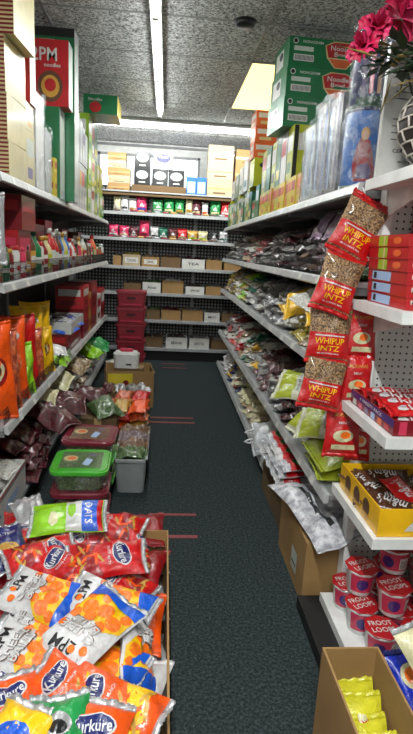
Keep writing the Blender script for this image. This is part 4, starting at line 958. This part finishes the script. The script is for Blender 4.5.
for k in range(7):
    c = ['white', 'black', 'white', 'silver', 'black', 'white', 'darkgreen'][k]
    closed_box('tall %s carton, lower tier of top left shelf, %s from near end' % (c, ORD[k]), -.93, -.70-.002*k, Y, Y+.14, 1.7205, .36, 'print_'+c, 0, {'+x': 'print_silver', '-y': 'print_darkgreen' if k < 2 else 'print_black'}, art_two(['print_pink', 'print_green', 'print_red', 'print_silver', 'print_gold', 'print_pink', 'print_green'][k], 'print_pale'), 'tall_carton', 'carton', 'tall cartons on the top left shelf', False)  # both tiers: aisle faces silver, the sheen seen along the aisle painted as colour
    closed_box('tall %s carton, upper tier of top left shelf, %s from near end' % (c, ORD[k]), -.93, -.705, Y, Y+.138, 2.082, .44-.03*k, 'print_'+c, 0, {'+x': 'print_silver', '-y': 'print_black'}, art_two(['print_silver', 'print_lilac', 'print_white', 'print_pale', 'print_silver', 'print_lilac', 'print_pale'][k], 'print_pale'), 'tall_carton', 'carton', 'upper tall cartons on the top left shelf', False)
    Y += .143
row('noodle_box', '%s noodle box on far top left shelf, lowest tier, %s from near end', -1, .70, 4.98, 6.4, 1.7205, .21, .22, [.25], ['print_lime', 'print_white', 'print_ygreen', 'print_green'], AR, 'far noodle boxes, lowest tier')
row('noodle_box', '%s noodle box on far top left shelf, middle tier, %s from near end', -1, .70, 4.98, 6.2, 1.972, .21, .22, [.25], ['print_lime', 'print_green', 'print_ygreen'], AR, 'far noodle boxes, middle tier')
row('noodle_box', '%s noodle box on far top left shelf, upper tier, %s from near end', -1, .70, 4.98, 5.7, 2.224, .21, .22, [.322], ['print_green', 'print_lime', 'print_brown'], AR, 'far noodle boxes, upper tier')
closed_box('green and yellow case topping the far left boxes', -.75, -.46, 5.0, 5.4, 2.549, .155, 'print_green', 0, {'+x': 'print_yellow'}, lambda P, F, a, b, h: (P('printed_face').oval(-a*.3, h*.35, a*.35, h*.28, 'print_red', F['-y']), P('printed_face').text('Noodles', -a*.3, h*.75, h*.16, 'print_white', F['-y'])), 'noodle_case', 'carton', None, False)

# ------------------------------------------------------------------ left middle shelf: red boxes, jars and bottles
row('sweet_box', '%s box behind jars on middle left shelf, %s from near end', -1, .86, 2.40, 4.4, 1.2605, .26, .2, [.36, .3, .34, .26], ['print_deep_red', 'print_red', 'print_deep_red'], [('print_red', 'print_deep_red'), ('print_pink', 'print_red')], 'red boxes behind the jars')
row('sweet_box', '%s box behind bottles on middle left shelf, %s from near end', -1, .88, 4.45, 6.4, 1.2605, .28, .2, [.26, .3, .22], ['print_brown', 'print_black', 'print_deep_red'], [('print_red', 'print_gold'), ('print_white', 'print_lime')], 'dark boxes behind the bottles')
closed_box('deep red gift box over the near end of the middle left shelf', -.90, -.72, 2.80, 3.08, 1.50, .17, 'print_deep_red', 0, None, art_two('print_red', 'print_deep_red'), 'sweet_box', 'box', None, False)
closed_box('deep red box supporting the gift box on the middle left shelf', -.855, -.74, 2.80, 3.05, 1.2605, .238, 'print_red', 0, None, art_two('print_pink', 'print_white'), 'sweet_box', 'box', None, False)
def jar(name, label, x, y, z, r, h, col, capc, lab, shape='jar', grp=None):
    t = thing(name, label, name.replace('_', ' '), (x, y, z), (0, 0, rnd.uniform(-.4, .4)), grp)
    if shape == 'jar':
        m = MB().lathe([(r*.92, 0), (r, .006), (r, h*.78), (r*.8, h*.86), (r*.78, h*.88)], col, 14); cp = MB().lathe([(r*.84, h*.86), (r*.86, h*.87), (r*.86, h*.99), (r*.8, h)], capc, 14)
    else:
        m = MB().lathe([(r*.9, 0), (r, .008), (r, h*.58), (r*.75, h*.7), (r*.36, h*.82), (r*.34, h*.9)], col, 14); cp = MB().lathe([(r*.42, h*.88), (r*.42, h*.985), (r*.38, h)], capc, 12)
    obj('body', m, t); obj('cap', cp, t)
    q = MB(); fn = lambda a, b, l: Vector(((r+l)*math.cos(a/r), (r+l)*math.sin(a/r), b)); q.rect(-r*2.6, r*2.6, h*.16, h*.5, lab, fn, .0008, .02); q.rect(-r*.8, r*.8, h*.26, h*.4, 'print_white' if lab != 'print_white' else 'print_red', fn, .0014, .02); obj('label_wrap', q, t)
    return t
JC = [('print_white', 'print_red', 'print_white'), ('print_brown', 'print_pale', 'print_deep_red'), ('print_deep_red', 'print_gold', 'print_white'), ('print_blue', 'print_white', 'print_paleblue'), ('print_green', 'print_darkgreen', 'print_green'), ('print_pink', 'print_pink', 'print_white'),
      ('print_orange', 'print_red', 'print_cream'), ('print_cream', 'print_gold', 'print_ygreen'), ('print_brown', 'print_black', 'print_gold'), ('print_red', 'print_white', 'print_pale'), ('print_pale', 'print_silver', 'print_red')]
y = 2.44; k = 0
while y < 6.35:
    a, b, c = JC[rnd.randrange(11)]; nm = {'print_white': 'white', 'print_brown': 'brown', 'print_deep_red': 'deep red', 'print_blue': 'blue', 'print_green': 'green', 'print_pink': 'pink', 'print_orange': 'orange', 'print_cream': 'cream', 'print_red': 'red', 'print_pale': 'pale'}[a]
    sh = 'jar' if rnd.random() < .55 else 'bottle'; r = rnd.uniform(.036, .05); h = rnd.uniform(.14, .2) if sh == 'jar' else rnd.uniform(.22, .28)
    zt = 1.2605; 
    r = min(r, .048)
    jar('sauce_bottle' if sh == 'bottle' else 'spice_jar', '%s %s in front row of middle left shelf, %s from near end' % (nm, sh, (ORD+['far end']*40)[k]), -(.765), y, zt, r, h, a, b, c, sh, 'jars and bottles on the middle left shelf')
    y += .108; k += 1
# hanging dark pouches at the very near left
for i, (x, y, z, mt, l) in enumerate([(-.83, 2.26, 1.62, 'foil_wine', 'wine red pouch hanging at the near end of the middle left shelf'), (-.72, 2.22, 1.49, 'foil_silver', 'clear silvery pouch hanging at the left picture edge')]):
    mb, se = bag(.17, .26, .05, 201+i, mt, mt, 14, 16, 1.3); o = put_bag('hanging_pouch', mb, se, (x, y, z), (math.radians(84), 0, math.radians(25)), l, 'pouch')
    obj('hook', MB().tube([(0, .13, 0), (0, .17, 0), (0, .18, -.02), (0, .175, -.08)], .002, 'wire'), o)

# ------------------------------------------------------------------ left lower shelf (z .62)
def upright_bag(name, label, x, y, z, w, h, t, mt, seed, art=None, lean=6, yaw=60, group=None, cat=None):
    mb, se = bag(w, h, t, seed, mt, mt, 16, 20, 1.1, art)
    R_ = Matrix.Rotation(math.radians(yaw), 3, 'Z') @ Matrix.Rotation(math.radians(90-lean), 3, 'X')
    return put_bag(name, mb, se, (x, y, z+h/2+.014), R_.to_euler(), label, cat or 'snack bag', group)
def art_win(m, f, w, h): m.oval(0, -h*.05, w*.3, h*.2, 'orange_crisps', f, .0008, E_); m.oval(0, h*.3, w*.28, h*.07, 'foil_white', f, .0008, E_); m.text('CHIPS', 0, h*.3, h*.06, 'foil_red', f, .0016, w*.4, 0, E_)
def art_swirl(m, f, w, h): m.oval(0, 0, w*.33, h*.16, 'foil_deep_red', f, .0008, E_, .6); m.oval(0, 0, w*.26, h*.11, 'foil_cream', f, .0014, E_, .6); m.oval(w*.04, 0, w*.14, h*.06, 'foil_brown', f, .002, E_, .6)
LB = [(-.78, 2.42, .24, .44, 'foil_orange', art_swirl, 'tall orange snack bag nearest the camera on the lower left shelf'), (-.80, 2.58, .24, .38, 'orange_crisps', None, 'clear bag of orange crisps behind the tall orange one'),
      (-.80, 2.76, .22, .42, 'foil_orange', art_win, 'orange bag with round window on the lower left shelf'), (-.765, 2.9, .14, .26, 'foil_lime', None, 'narrow lime bag between the orange bags'),
      (-.81, 3.0, .24, .40, 'foil_red', art_swirl, 'red orange snack bag behind the narrow lime bag'), (-.79, 3.16, .2, .3, 'orange_crisps', None, 'clear bag of red orange crisps behind the wire fence'),
      (-.82, 3.3, .22, .42, 'foil_yellow', art_win, 'tall yellow snack bag behind the orange ones'), (-.78, 3.42, .19, .27, 'foil_yellow', art_swirl, 'shorter yellow snack bag with red swirl'),
      (-.83, 3.54, .22, .42, 'foil_yellow', None, 'yellow clear topped bag next to the blue tray')]
for i, (x, y, w, h, mt, art, l) in enumerate(LB): upright_bag('snack_bag', l, x, y, .62, w, h, .085, mt, 210+i*1.3, art, 7, 42, 'standing snack bags on the lower left shelf')
for i, (y, mt, n_) in enumerate([(3.68, 'foil_lime', 'lime'), (3.8, 'foil_lime', 'lime'), (3.92, 'green_seeds', 'green'), (3.74, 'foil_white', 'white')]):
    mb, se = bag(.17, .22, .06, 230+i, mt, mt, 14, 14, 1.3); put_bag('snack_bag', mb, se, (-.79, y, .66+.05*(i == 3)), tilt(-70, 10, 14), '%s packet by section joint of lower left shelf, %s from near end' % (n_, ORD[i]), 'snack bag', 'packets by the section joint')
t = open_box('white tray of blue sweets on the lower left shelf', -.93, -.70, 4.08, 4.7, .765, .09, 'print_white', 'print_white', name='display_tray', cat='display tray')
closed_box('red box under the white tray on the lower left shelf', -.94, -.72, 4.06, 4.7, .6205, .143, 'print_deep_red', 0, None, art_two('print_red', 'print_white'), 'sweet_box', 'box', None, False)
for i in range(10):
    spawn_bag('sweet_packet', 'mm', (-.77-.09*(i % 2), 4.14+.12*(i//2), .80+.032*(i % 2)), tilt(rnd.uniform(0, 180), 14, 10), ['foil_blue', 'foil_navy', 'foil_blue', 'foil_silver'][i % 4], '%s sweet packet in the white tray, %s row, %s from the camera' % (['blue', 'navy', 'blue', 'silver'][i % 4], ['aisle side', 'back'][i % 2], ORD[i//2]), 'sweet packet', 'sweet packets in the white tray')
for i, (y0, y1, z, h, c) in enumerate([(4.75, 5.1, .6205, .26, 'deep_red'), (4.75, 5.1, .882, .2, 'red'), (5.12, 5.24, .6205, .38, 'gold'), (5.28, 5.7, .6205, .24, 'deep_red'), (5.28, 5.7, .862, .22, 'deep_red'), (5.72, 6.05, .6205, .3, 'white'), (6.08, 6.4, .6205, .34, 'red')]):
    closed_box('%s box on far part of lower left shelf, %s from near end' % (c.replace('_', ' '), ORD[i]), -.95, -.71, y0, y1, z, h, 'print_'+c, 0, None, art_two('print_red' if c != 'red' else 'print_white', 'print_deep_red'), 'sweet_box', 'box', 'boxes on the lower left shelf', False)

# ------------------------------------------------------------------ left base deck
def art_tray(P, F, a, b, h):
    q = P('printed_face'); f = F['+x']; q.rect(-b*.98, b*.98, h*.9, h*.95, 'print_red', f); q.rect(-b*.98, b*.98, h*.83, h*.86, 'print_navy', f); q.poly([(-b*.6, h*.3), (-b*.2, h*.3), (-b*.1, h*.45), (-b*.2, h*.6), (-b*.6, h*.6)], 'print_blue', f)
t = open_box('white printed carton of clear packets at the left picture edge', -1.05, -.70, 1.98, 2.68, .1505, .175, 'print_white', 'print_white', name='display_carton', cat='display carton')
q = MB(); f = fr((.175, 0, 0), (0, 1, 0), (0, 0, 1)); q.rect(-.34, .34, .157, .166, 'print_red', f); q.rect(-.34, .34, .146, .151, 'print_navy', f); q.poly([(-.25, .05), (-.12, .05), (-.08, .08), (-.12, .11), (-.25, .11)], 'print_blue', f); q.rect(0, .2, .06, .1, 'print_paleblue', f); obj('printed_face', q, t)
for i in range(12):
    k = 'clr%d' % (i % 7); lay = i//6; j = i % 6
    spawn_bag('noodle_packet', k, (-.83-.12*(j % 2), 2.1+.21*(j//2), .2+lay*.075+.01*(j % 2)), tilt(rnd.uniform(0, 180), rnd.uniform(-8, 8), 4), 'white_grains', 'packet of white noodles in white carton, %s layer, %s from camera' % (['lower', 'upper'][lay], ORD[j]), 'noodle packet', 'white noodle packets in the carton', (.85, .85, 1))
for i in range(3): spawn_bag('noodle_packet', 'clr%d' % (i+2), (-.84-.05*(i % 2), 2.2+.17*i, .345), tilt(40*i, 8, 10), 'white_grains', 'packet of white noodles above white carton rim, %s from camera' % ORD[i], 'noodle packet', 'white noodle packets in the carton')
def heapL(nm, y0, y1, pal, layers, z=.15, x=.83, pitch=.16, front=0):
    n = int((y1-y0)/pitch); c = 0
    for L in range(layers):
        for k in range(n):
            y = y0+(k+.5+(.5 if L % 2 else 0))*pitch
            if y > y1: continue
            c += 1; mt, word = G_PAL(pal, rnd)
            spawn_bag('dry_goods_packet', 'clr%d' % rnd.randrange(7), (-(x+L*.015-front+rnd.uniform(-.01, .02)), y, z+.03+L*.048), tilt(90+rnd.uniform(-20, 20), rnd.uniform(-8, 8), (18 if L == layers-1 else 4)), mt,
                      '%s %s, %s layer, %s' % (word, nm, ['lowest', 'second', 'third', 'fourth', 'fifth', 'sixth'][L], ORD[k]+' from near end'), 'packet', 'packets '+nm, (1, 1, .95), y < 3.8)
heapL('on left base deck near bay', 2.72, 3.35, 'burgundy burgundy f_wine', 5, front=.04)
heapL('on left base deck beside tubs', 3.4, 4.3, 'burgundy f_wine burgundy brown', 6)
heapL('on left base deck middle bay', 4.35, 5.2, 'brown beige f_silver grey', 5)
heapL('on left base deck far bay', 5.3, 6.4, 'f_silver dark grey f_lime green white', 4)
for i, (x, y, z, ya, mt, l) in enumerate([(-.76, 5.35, .40, 60, 'foil_lime', 'bright green bag on the heap below the lower left shelf'), (-.72, 5.6, .42, 100, 'foil_green', 'green bag lying behind the bright green one'), (-.66, 3.15, .42, 60, 'dark_red_beans', 'large glossy dark red bag leaning out below the lower left shelf'), (-.66, 3.5, .40, 100, 'dark_red_beans', 'second large dark red bag leaning out below the lower left shelf'), (-.82, 3.3, .50, 95, 'foil_cream', 'flat cream bag above the dark red bags under the lower left shelf'), (-.80, 3.75, .50, 85, 'foil_cream', 'flat cream bag further along under the lower left shelf'), (-.79, 4.6, .44, 80, 'beige_nuts', 'large clear bag of beige goods under the lower left shelf'), (-.79, 4.25, .49, 95, 'beige_nuts', 'clear bag of pale brown goods above the dark red bags')]):
    mb, se = bag(.22, .3, .09, 250+i*1.7, mt, mt, 16, 18, 1.7); put_bag('dry_goods_packet', mb, se, (x, y, z), tilt(ya, 14, 14), l, 'packet')
# tubs on the floor
def rrect(m, w, d, z0, z1, r, mat, k=1.0, n=5, top=True):
    def ring(w, d, z):
        o = []
        for q, (sx, sy) in enumerate(((1, 1), (-1, 1), (-1, -1), (1, -1))):
            for i in range(n):
                a = (q+i/(n-1))*PI/2; o.append((sx*(w/2-r)+r*math.cos(a), sy*(d/2-r)+r*math.sin(a), z))
        return o
    a, b = ring(w*k, d*k, z0), ring(w, d, z1); N = len(a)
    m.add(a+b, [(i, (i+1) % N, (i+1) % N+N, i+N) for i in range(N)]+[tuple(range(N))[::-1]]+([tuple(range(N, 2*N))] if top else []), mat)
def tub(label, x, y, z, lid, rot=0, w=.29, d=.31):
    t = thing('storage_tub', label, 'storage tub', (x, y, z), (0, 0, rot), 'clear lidded tubs')
    m = MB(); rrect(m, w*.94, d*.94, 0, .098, .045, 'clear_plastic', .88); obj('clear_body', m, t)
    m = MB(); rrect(m, w*.86, d*.86, .006, .085, .04, 'green_seeds' if lid == 'lid_green' else 'brown_pulses', .9); obj('sweets_inside', m, t)
    m = MB(); rrect(m, w, d, .096, .112, .05, lid); rrect(m, w*.93, d*.93, .112, .118, .05, lid, 1.02)
    lidp = obj('lid', m, t)
    m = MB(); f = fr((0, 0, .1185), (1, 0, 0), (0, 1, 0)); m.rect(-w*.36, w*.36, -d*.34, d*.34, 'brown_pulses' if lid != 'lid_green' else 'green_seeds', f, .0005)
    m.oval(-w*.2, d*.06, w*.13, d*.12, 'print_cream', f, .001); m.oval(-w*.18, d*.06, w*.08, d*.07, 'print_orange', f, .0014); m.poly([(w*.02, -d*.2), (w*.14, -d*.24), (w*.2, 0), (w*.08, .02)], 'print_paleblue', f, .001); m.oval(w*.18, d*.2, w*.08, d*.05, 'print_lilac', f, .001)
    obj('lid_label', m, lidp); return t
for k in range(3):
    tub('clear tub with %s lid in the nearer stack, %s' % (['wine red', 'wine red', 'green'][k], ['bottom one', 'middle one', 'top one'][k]), -.395, 2.61, .001+k*.12, ['lid_wine', 'lid_wine', 'lid_green'][k], .03)
    tub('clear tub with %s lid in the stack behind, %s' % (['green', 'green', 'wine red'][k], ['bottom one', 'middle one', 'top one'][k]), -.405, 3.02, .001+k*.12, ['lid_green', 'lid_green', 'lid_wine'][k], -.03, .30, .32)
# grey bin
t = thing('plastic_bin', 'grey plastic bin of packets on the floor beside the tubs', 'bin', (-.165, 3.22, 0))
m = MB(); rrect(m, .19, .56, 0, .225, .03, 'bin_grey', .86, top=False); obj('bin_body', m, t)
m = MB(); rrect(m, .17, .54, .012, .2, .028, 'kick_black', .86); obj('liner', m, t)
m = MB()
for z in (.22,):
    m.box(-.1, .1, -.29, -.276, z-.008, z+.008, 'bin_grey').box(-.1, .1, .276, .29, z-.008, z+.008, 'bin_grey').box(-.1, -.088, -.29, .29, z-.008, z+.008, 'bin_grey').box(.088, .1, -.29, .29, z-.008, z+.008, 'bin_grey')
obj('rim', m, t)
for i in range(4): spawn_bag('dry_goods_packet', 'clr%d' % i, (-.165, 3.02+.135*i, .235), tilt(88, 8, 0), ['green_seeds', 'brown_pulses', 'purple_beans', 'brown_pulses'][i], 'packet lying in the grey bin, %s from the camera' % ORD[i], 'packet', 'packets in the grey bin', (.8, .75, 1))
# green bag, packs
mb, se = bag(.2, .24, .09, 270, 'green_seeds', None, 16, 16, 1.6); 
closed_box('brown carton under the green bag beside the red packs', -.56, -.30, 3.55, 3.85, 0, .27, 'kraft_dark')
put_bag('dry_goods_packet', mb, se, (-.40, 3.66, .32), tilt(30, 16, 0), 'bright green patterned bag on the carton behind the tubs', 'packet')
mb, se = bag(.2, .24, .09, 273, 'dark_red_beans', None, 16, 16, 1.6); put_bag('dry_goods_packet', mb, se, (-.50, 3.82, .36), tilt(70, 10, 10), 'dark red glossy bag behind the green patterned bag', 'packet')
for c in range(3):
    for r in range(5):
        for d in range(2):
            if d and c == 2: continue
            mt = ['foil_orange', 'foil_red', 'foil_gold', 'orange_crisps'][(c*2+r+d) % 4]; nm = {'foil_orange': 'orange', 'foil_red': 'red', 'foil_gold': 'gold', 'orange_crisps': 'crisp orange'}[mt]
            spawn_bag('snack_bag', 'std', (-.16-.135*c+.0*r, 3.86+.26*d, .033+r*.062), tilt(4 if r % 2 else -6, 4, rnd.uniform(-4, 4)), mt, '%s pack past the grey bin, %s column from aisle, %s layer, %s row' % (nm, ORD[c], ORD[r], ['near', 'far'][d]), 'snack bag', 'orange and red packs stacked on the floor', (.78, .95, 1), d == 0)
closed_box('brown carton on the floor beyond the orange packs', -.52, -.1, 4.45, 4.62, 0, .2, 'kraft_dark')
for i in range(4): spawn_bag('dry_goods_packet', 'clr%d' % i, (-.46+.1*i, 4.53, .235), tilt(10*i, 10, 0), ['dark_red_beans', 'foil_silver', 'grey_seeds', 'foil_silver'][i], '%s packet on the carton beyond the orange packs, %s from the left' % (['dark red', 'silver', 'grey', 'silver'][i], ORD[i]), 'packet', 'packets on the far floor carton', (.62, .7, 1), False)
# open round yellow carton
t = open_box('open brown and yellow carton on the floor at mid aisle', -.52, -.09, 4.72, 5.1, 0, .34, 'kraft', 'kraft_dark', rot=.12)
q = MB(); f = fr((0, -.19, 0), (1, 0, 0), (0, 0, 1)); q.rect(-.2, .02, .16, .32, 'print_yellow', f); q.oval(-.04, .22, .03, .04, 'print_deep_red', f, .0014); obj('printed_face', q, t)
closed_box('kraft carton of goods inside the yellow carton', -.43, -.17, 4.8, 5.0, .0075, .34, 'kraft_dark')
# white jug
t = thing('white_canister', 'white plastic canister with pink lid on the yellow carton', 'canister', (-.33, 4.88, .348))
m = MB(); rrect(m, .24, .15, 0, .13, .05, 'plastic_white', .96); rrect(m, .2, .12, .13, .15, .05, 'plastic_white', 1.1); obj('body', m, t)
m = MB(); rrect(m, .12, .08, .15, .172, .035, 'print_pink'); obj('lid', m, t); q = MB(); f = fr((0, -.0755, 0), (1, 0, 0), (0, 0, 1)); q.rect(0, .05, .03, .045, 'print_ink', f, .001); obj('label_print', q, t)
# red crates
for k in range(5):
    t = thing('plastic_crate', 'red plastic crate in the stack at the far left corner, %s' % ['bottom one', 'second from the floor', 'third from the floor', 'fourth from the floor', 'top one'][k], 'crate', (-.375, 6.28, .001+k*.19), (0, 0, 0), 'stacked red crates')
    m = MB(); rrect(m, .33, .3, 0, .165, .03, 'crate_red', .9); obj('body', m, t); m = MB(); rrect(m, .345, .315, .16, .186, .035, 'crate_red'); obj('rim', m, t)
    q = MB(); f = fr((0, -.156, 0), (1, 0, 0), (0, 0, 1)); q.rect(-.05, .05, .1, .12, 'print_black', f); q.rect(-.12, .12, .03, .045, 'print_pink', f); obj('handle_slot', q, t)
for i in range(2):
    closed_box('dark carton in front of the red crates, %s' % ['left one', 'right one'][i], -.58+i*.26, -.34+i*.26, 5.3, 5.6, 0, .22-.06*i, 'kraft_dark', group='dark floor cartons')
    spawn_bag('dry_goods_packet', 'clr%d' % i, (-.46+i*.26, 5.45, .25-.06*i), tilt(30, 10, 0), 'foil_silver' if i else 'white_grains', '%s packet lying on the dark carton, %s' % (['white', 'silver'][i], ['left one', 'right one'][i]), 'packet')

# ------------------------------------------------------------------ far unit goods
def sbox(name, label, x0, x1, z, h, mat, y0=6.87, d=.2, art=None, grp=None, cat='box', faces=None): return closed_box(label, x0, x1, y0, y0+d, z+.0005, h, mat, 0, faces, art, name, cat, grp, False)
def art_tv(c, *ws):
    def A(P, F, a, b, h):
        q = P('printed_face'); q.oval(0, h*.6, a*.75, h*.26, c, F['-y'])
        for i, w in enumerate(ws): q.text(w, 0, h*(.68-.2*i), h*.16, 'print_black' if c == 'print_white' else 'print_white', F['-y'], .0016, a*1.0)
        q.rect(-a*.4, a*.4, h*.12, h*.2, 'print_pale', F['-y'])
    return A
z = 2.108
for i, x in enumerate((-.42, -.2, .0)): sbox('cup_carton', 'black carton in the lower row on top of the far unit, %s from the left' % ORD[i], x, x+.195, z+.085, .19, 'print_black', art=art_tv('print_white', 'HOT', 'CUP'), grp='black cartons on the far unit')
sbox('cup_carton', 'black carton standing on the lower black cartons', -.415, -.225, z+.277, .2, 'print_black', art=art_tv('print_white', 'HOT', 'CUP'))
sbox('cup_carton', 'white carton with oval mark standing on the black cartons', -.18, .045, z+.277, .21, 'print_white', art=art_tv('print_navy', 'Finest'))
sbox('flat_carton', 'flat brown carton under the black cartons on the far unit', -.45, .22, z, .083, 'kraft_dark')
for i in range(2): sbox('blue_carton', 'pale blue and white carton on the far unit, %s of the pair' % ['left', 'right'][i], .225+i*.125, .345+i*.125, z, .21, 'print_blue', art=lambda P, F, a, b, h: (P('printed_face').rect(-a*.8, a*.8, h*.1, h*.75, 'print_paleblue', F['-y']), P('printed_face').rect(-a*.5, a*.3, h*.3, h*.4, 'print_white', F['-y'], .0014)), grp='blue cartons on the far unit')
def art_k(P, F, a, b, h): P('packing_tape').rect(-a, a, h*.4, h*.52, 'tape_clear', F['-y']); P('printed_face').rect(-a*.5, a*.5, h*.15, h*.25, 'kraft_dark', F['-y'])
for k in range(3):
    sbox('cardboard_box', 'kraft carton in the stack of three on the far unit, %s' % ['bottom one', 'middle one', 'top one'][k], .48, .79, z+k*.2, .198, 'kraft_pale', art=art_k, grp='kraft cartons on the far unit')
    sbox('cardboard_box', 'kraft carton at the right end of the far unit, %s' % ['bottom one', 'middle one', 'top one'][k], .82, 1.12, z+k*.19, .188, 'kraft', art=art_k, grp='kraft cartons at the right end of the far unit')
for k in range(5): sbox('cardboard_box', 'low kraft carton in the left stack on the far unit, %s from the bottom' % ORD[k], -.74+.01*(k % 2), -.47-.05*(k > 2), z+k*.088, .086, 'kraft_pale' if k % 2 else 'kraft', art=art_k, grp='low kraft cartons on the far unit')
def pouch_row(z, specs, lvl):
    for i, (x, w, h, c, sh) in enumerate(specs):
        mb, se = bag(w, h, .05, 300+z*10+i, 'foil_'+c, 'foil_'+c, 8, 10, .8, lambda m, f, ww, hh: (m.poly([(-ww*.25, -hh*.15), (ww*.25, -hh*.15), (0, hh*.2)], 'foil_white', f, .001, .02), m.rect(-ww*.4, ww*.4, -hh*.4, -hh*.25, 'foil_'+sh, f, .001, .02)))
        put_bag('tea_pouch', mb, se, (x, 6.9, z+h/2+.016), (math.radians(84), 0, rnd.uniform(-.15, .15)), '%s pouch on %s shelf of far unit, %s from left' % (c, lvl, ORD[i]), 'pouch', 'pouches on the %s shelf of the far unit' % lvl)
pouch_row(1.861, [(-.62, .09, .15, 'cream', 'white'), (-.53, .1, .17, 'white', 'black'), (-.43, .1, .14, 'white', 'gold'), (-.32, .13, .16, 'pink', 'blue'), (-.12, .13, .14, 'green', 'white'), (.02, .13, .16, 'green', 'cream'), (.15, .12, .16, 'green', 'gold'), (.27, .09, .19, 'cream', 'gold'), (.36, .12, .15, 'wine', 'cream'), (.47, .08, .14, 'white', 'orange'), (.60, .13, .16, 'green', 'cream'), (.73, .12, .16, 'red', 'white'), (.86, .12, .15, 'gold', 'white')], 'second')
pouch_row(1.55, [(-.66, .12, .13, 'pink', 'white'), (-.53, .12, .12, 'pink', 'cream'), (-.41, .11, .11, 'wine', 'white'), (-.28, .13, .19, 'pink', 'wine'), (-.15, .1, .13, 'white', 'black'), (-.04, .11, .12, 'teal', 'white'), (.08, .11, .12, 'wine', 'gold'), (.2, .12, .12, 'red', 'cream'), (.33, .13, .1, 'gold', 'lime'), (.46, .12, .1, 'cream', 'lime'), (.6, .11, .11, 'black', 'white'), (.72, .11, .12, 'silver', 'teal')], 'third')
for lvl, z in (('second', 1.861), ('third', 1.55)):
    for i in range(14):
        spawn_bag('sweet_packet', 'mm', (-.62+i*.1, 6.868, z+.016), (0, 0, PI/2+rnd.uniform(-.2, .2)), ['foil_brown', 'foil_silver', 'foil_deep_red', 'foil_gold'][i % 4], 'small packet lying on %s shelf of far unit, %s from left' % (lvl, ORD[i]), 'sweet packet', 'small packets on the %s shelf of the far unit' % lvl, (.5, .55, .9), False)
def crate_row(z, specs, lvl):
    for i, (x, w, h, mat, fill, txt) in enumerate(specs):
        t = open_box('%s open carton on %s shelf of far unit, %s from left' % ({'kraft': 'brown', 'kraft_pale': 'pale brown', 'kraft_dark': 'dark brown', 'print_white': 'white', 'print_deep_red': 'red'}[mat], lvl, ORD[i]), x, x+w, 6.88, 7.12, z+.0005, h, mat, 'kraft_dark', group='open cartons on the far unit')
        if txt: q = MB(); f = fr((0, -.12, 0), (1, 0, 0), (0, 0, 1)); q.rect(-w*.38, w*.38, h*.25, h*.75, 'print_white', f); q.text(txt, 0, h*.5, h*.25, 'print_ink', f, .0016, w*.5); obj('paper_label', q, t)
        for j in range(2):
            for L in range(2): spawn_bag('dry_goods_packet', 'clr%d' % ((i+j+L) % 7), (x+w*(.3+.4*j), 7.0, z+h*(.35+.5*L)+.01), tilt(rnd.uniform(-20, 20), 12, 0), fill, 'packet in %s carton from left, %s shelf of far unit, %s %s' % (ORD[i], lvl, ['left', 'right'][j], ['below', 'above'][L]), 'packet', 'packets in the far cartons', (min(.9, w*.44/.165), .78, 1), False)
crate_row(1.207, [(-.66, .1, .12, 'kraft', 'grey_seeds', None), (-.54, .22, .14, 'kraft_pale', 'yellow_lentils', 'TUNORS'), (-.3, .22, .12, 'kraft', 'beige_nuts', 'X'), (-.06, .25, .13, 'kraft_dark', 'brown_pulses', None), (.21, .29, .12, 'print_white', 'dark_red_beans', 'TEA'), (.52, .2, .12, 'kraft', 'beige_nuts', None), (.75, .22, .12, 'kraft', 'grey_seeds', None)], 'fourth')
crate_row(.882, [(-.52, .22, .11, 'kraft_dark', 'black_spice', None), (-.28, .23, .13, 'print_white', 'green_seeds', 'Aloe'), (-.03, .27, .16, 'kraft', 'white_grains', None), (.27, .24, .1, 'print_white', 'black_spice', 'SPICES'), (.53, .2, .11, 'kraft', 'grey_seeds', None), (.76, .2, .11, 'kraft_dark', 'grey_seeds', None)], 'fifth')
crate_row(.537, [(-.52, .22, .12, 'kraft_dark', 'grey_seeds', None), (-.22, .17, .13, 'kraft_dark', 'green_seeds', None), (-.03, .25, .13, 'kraft', 'dark_red_beans', None), (.24, .27, .14, 'kraft', 'grey_seeds', None), (.53, .2, .12, 'print_white', 'grey_seeds', 'MIX'), (.76, .2, .12, 'kraft_dark', 'grey_seeds', None)], 'sixth')
crate_row(.17, [(-.22, .22, .14, 'kraft_dark', 'black_spice', None), (.04, .28, .14, 'print_white', 'black_spice', 'BEANS'), (.35, .26, .14, 'print_white', 'grey_seeds', 'LENTILS'), (.64, .24, .13, 'kraft_dark', 'grey_seeds', None)], 'lowest')

# ------------------------------------------------------------------ world, camera, view
wd = bpy.data.worlds.new('World'); scn.world = wd; wd.use_nodes = True
wd.node_tree.nodes['Background'].inputs[0].default_value = (.8, .85, 1, 1); wd.node_tree.nodes['Background'].inputs[1].default_value = .3
cam = bpy.data.cameras.new('Camera'); co = bpy.data.objects.new('Camera', cam); COL.objects.link(co); scn.camera = co
cam.sensor_fit = 'VERTICAL'; cam.sensor_height = 36; cam.lens = 36*530/734; cam.clip_start = .05
F_ = 530.; rl = math.radians(2.0)
Yc = Vector((166-206.5, 367-248., -F_)).normalized(); up = Vector((math.sin(rl), math.cos(rl), 0))
Zc = (up-Yc*up.dot(Yc)).normalized(); Xc = Yc.cross(Zc)
R3 = Matrix((Xc, Yc, Zc))          # rows: the world axes seen from the camera
co.matrix_world = Matrix.Translation((0, 0, 1.45)) @ R3.to_4x4()
vs = scn.view_settings; vs.view_transform = 'Standard'; vs.look = 'None'; vs.gamma = 1; vs.use_curve_mapping = False; vs.exposure = .42
scn.cycles.use_denoising = True; scn.cycles.max_bounces = 8; scn.cycles.transparent_max_bounces = 12
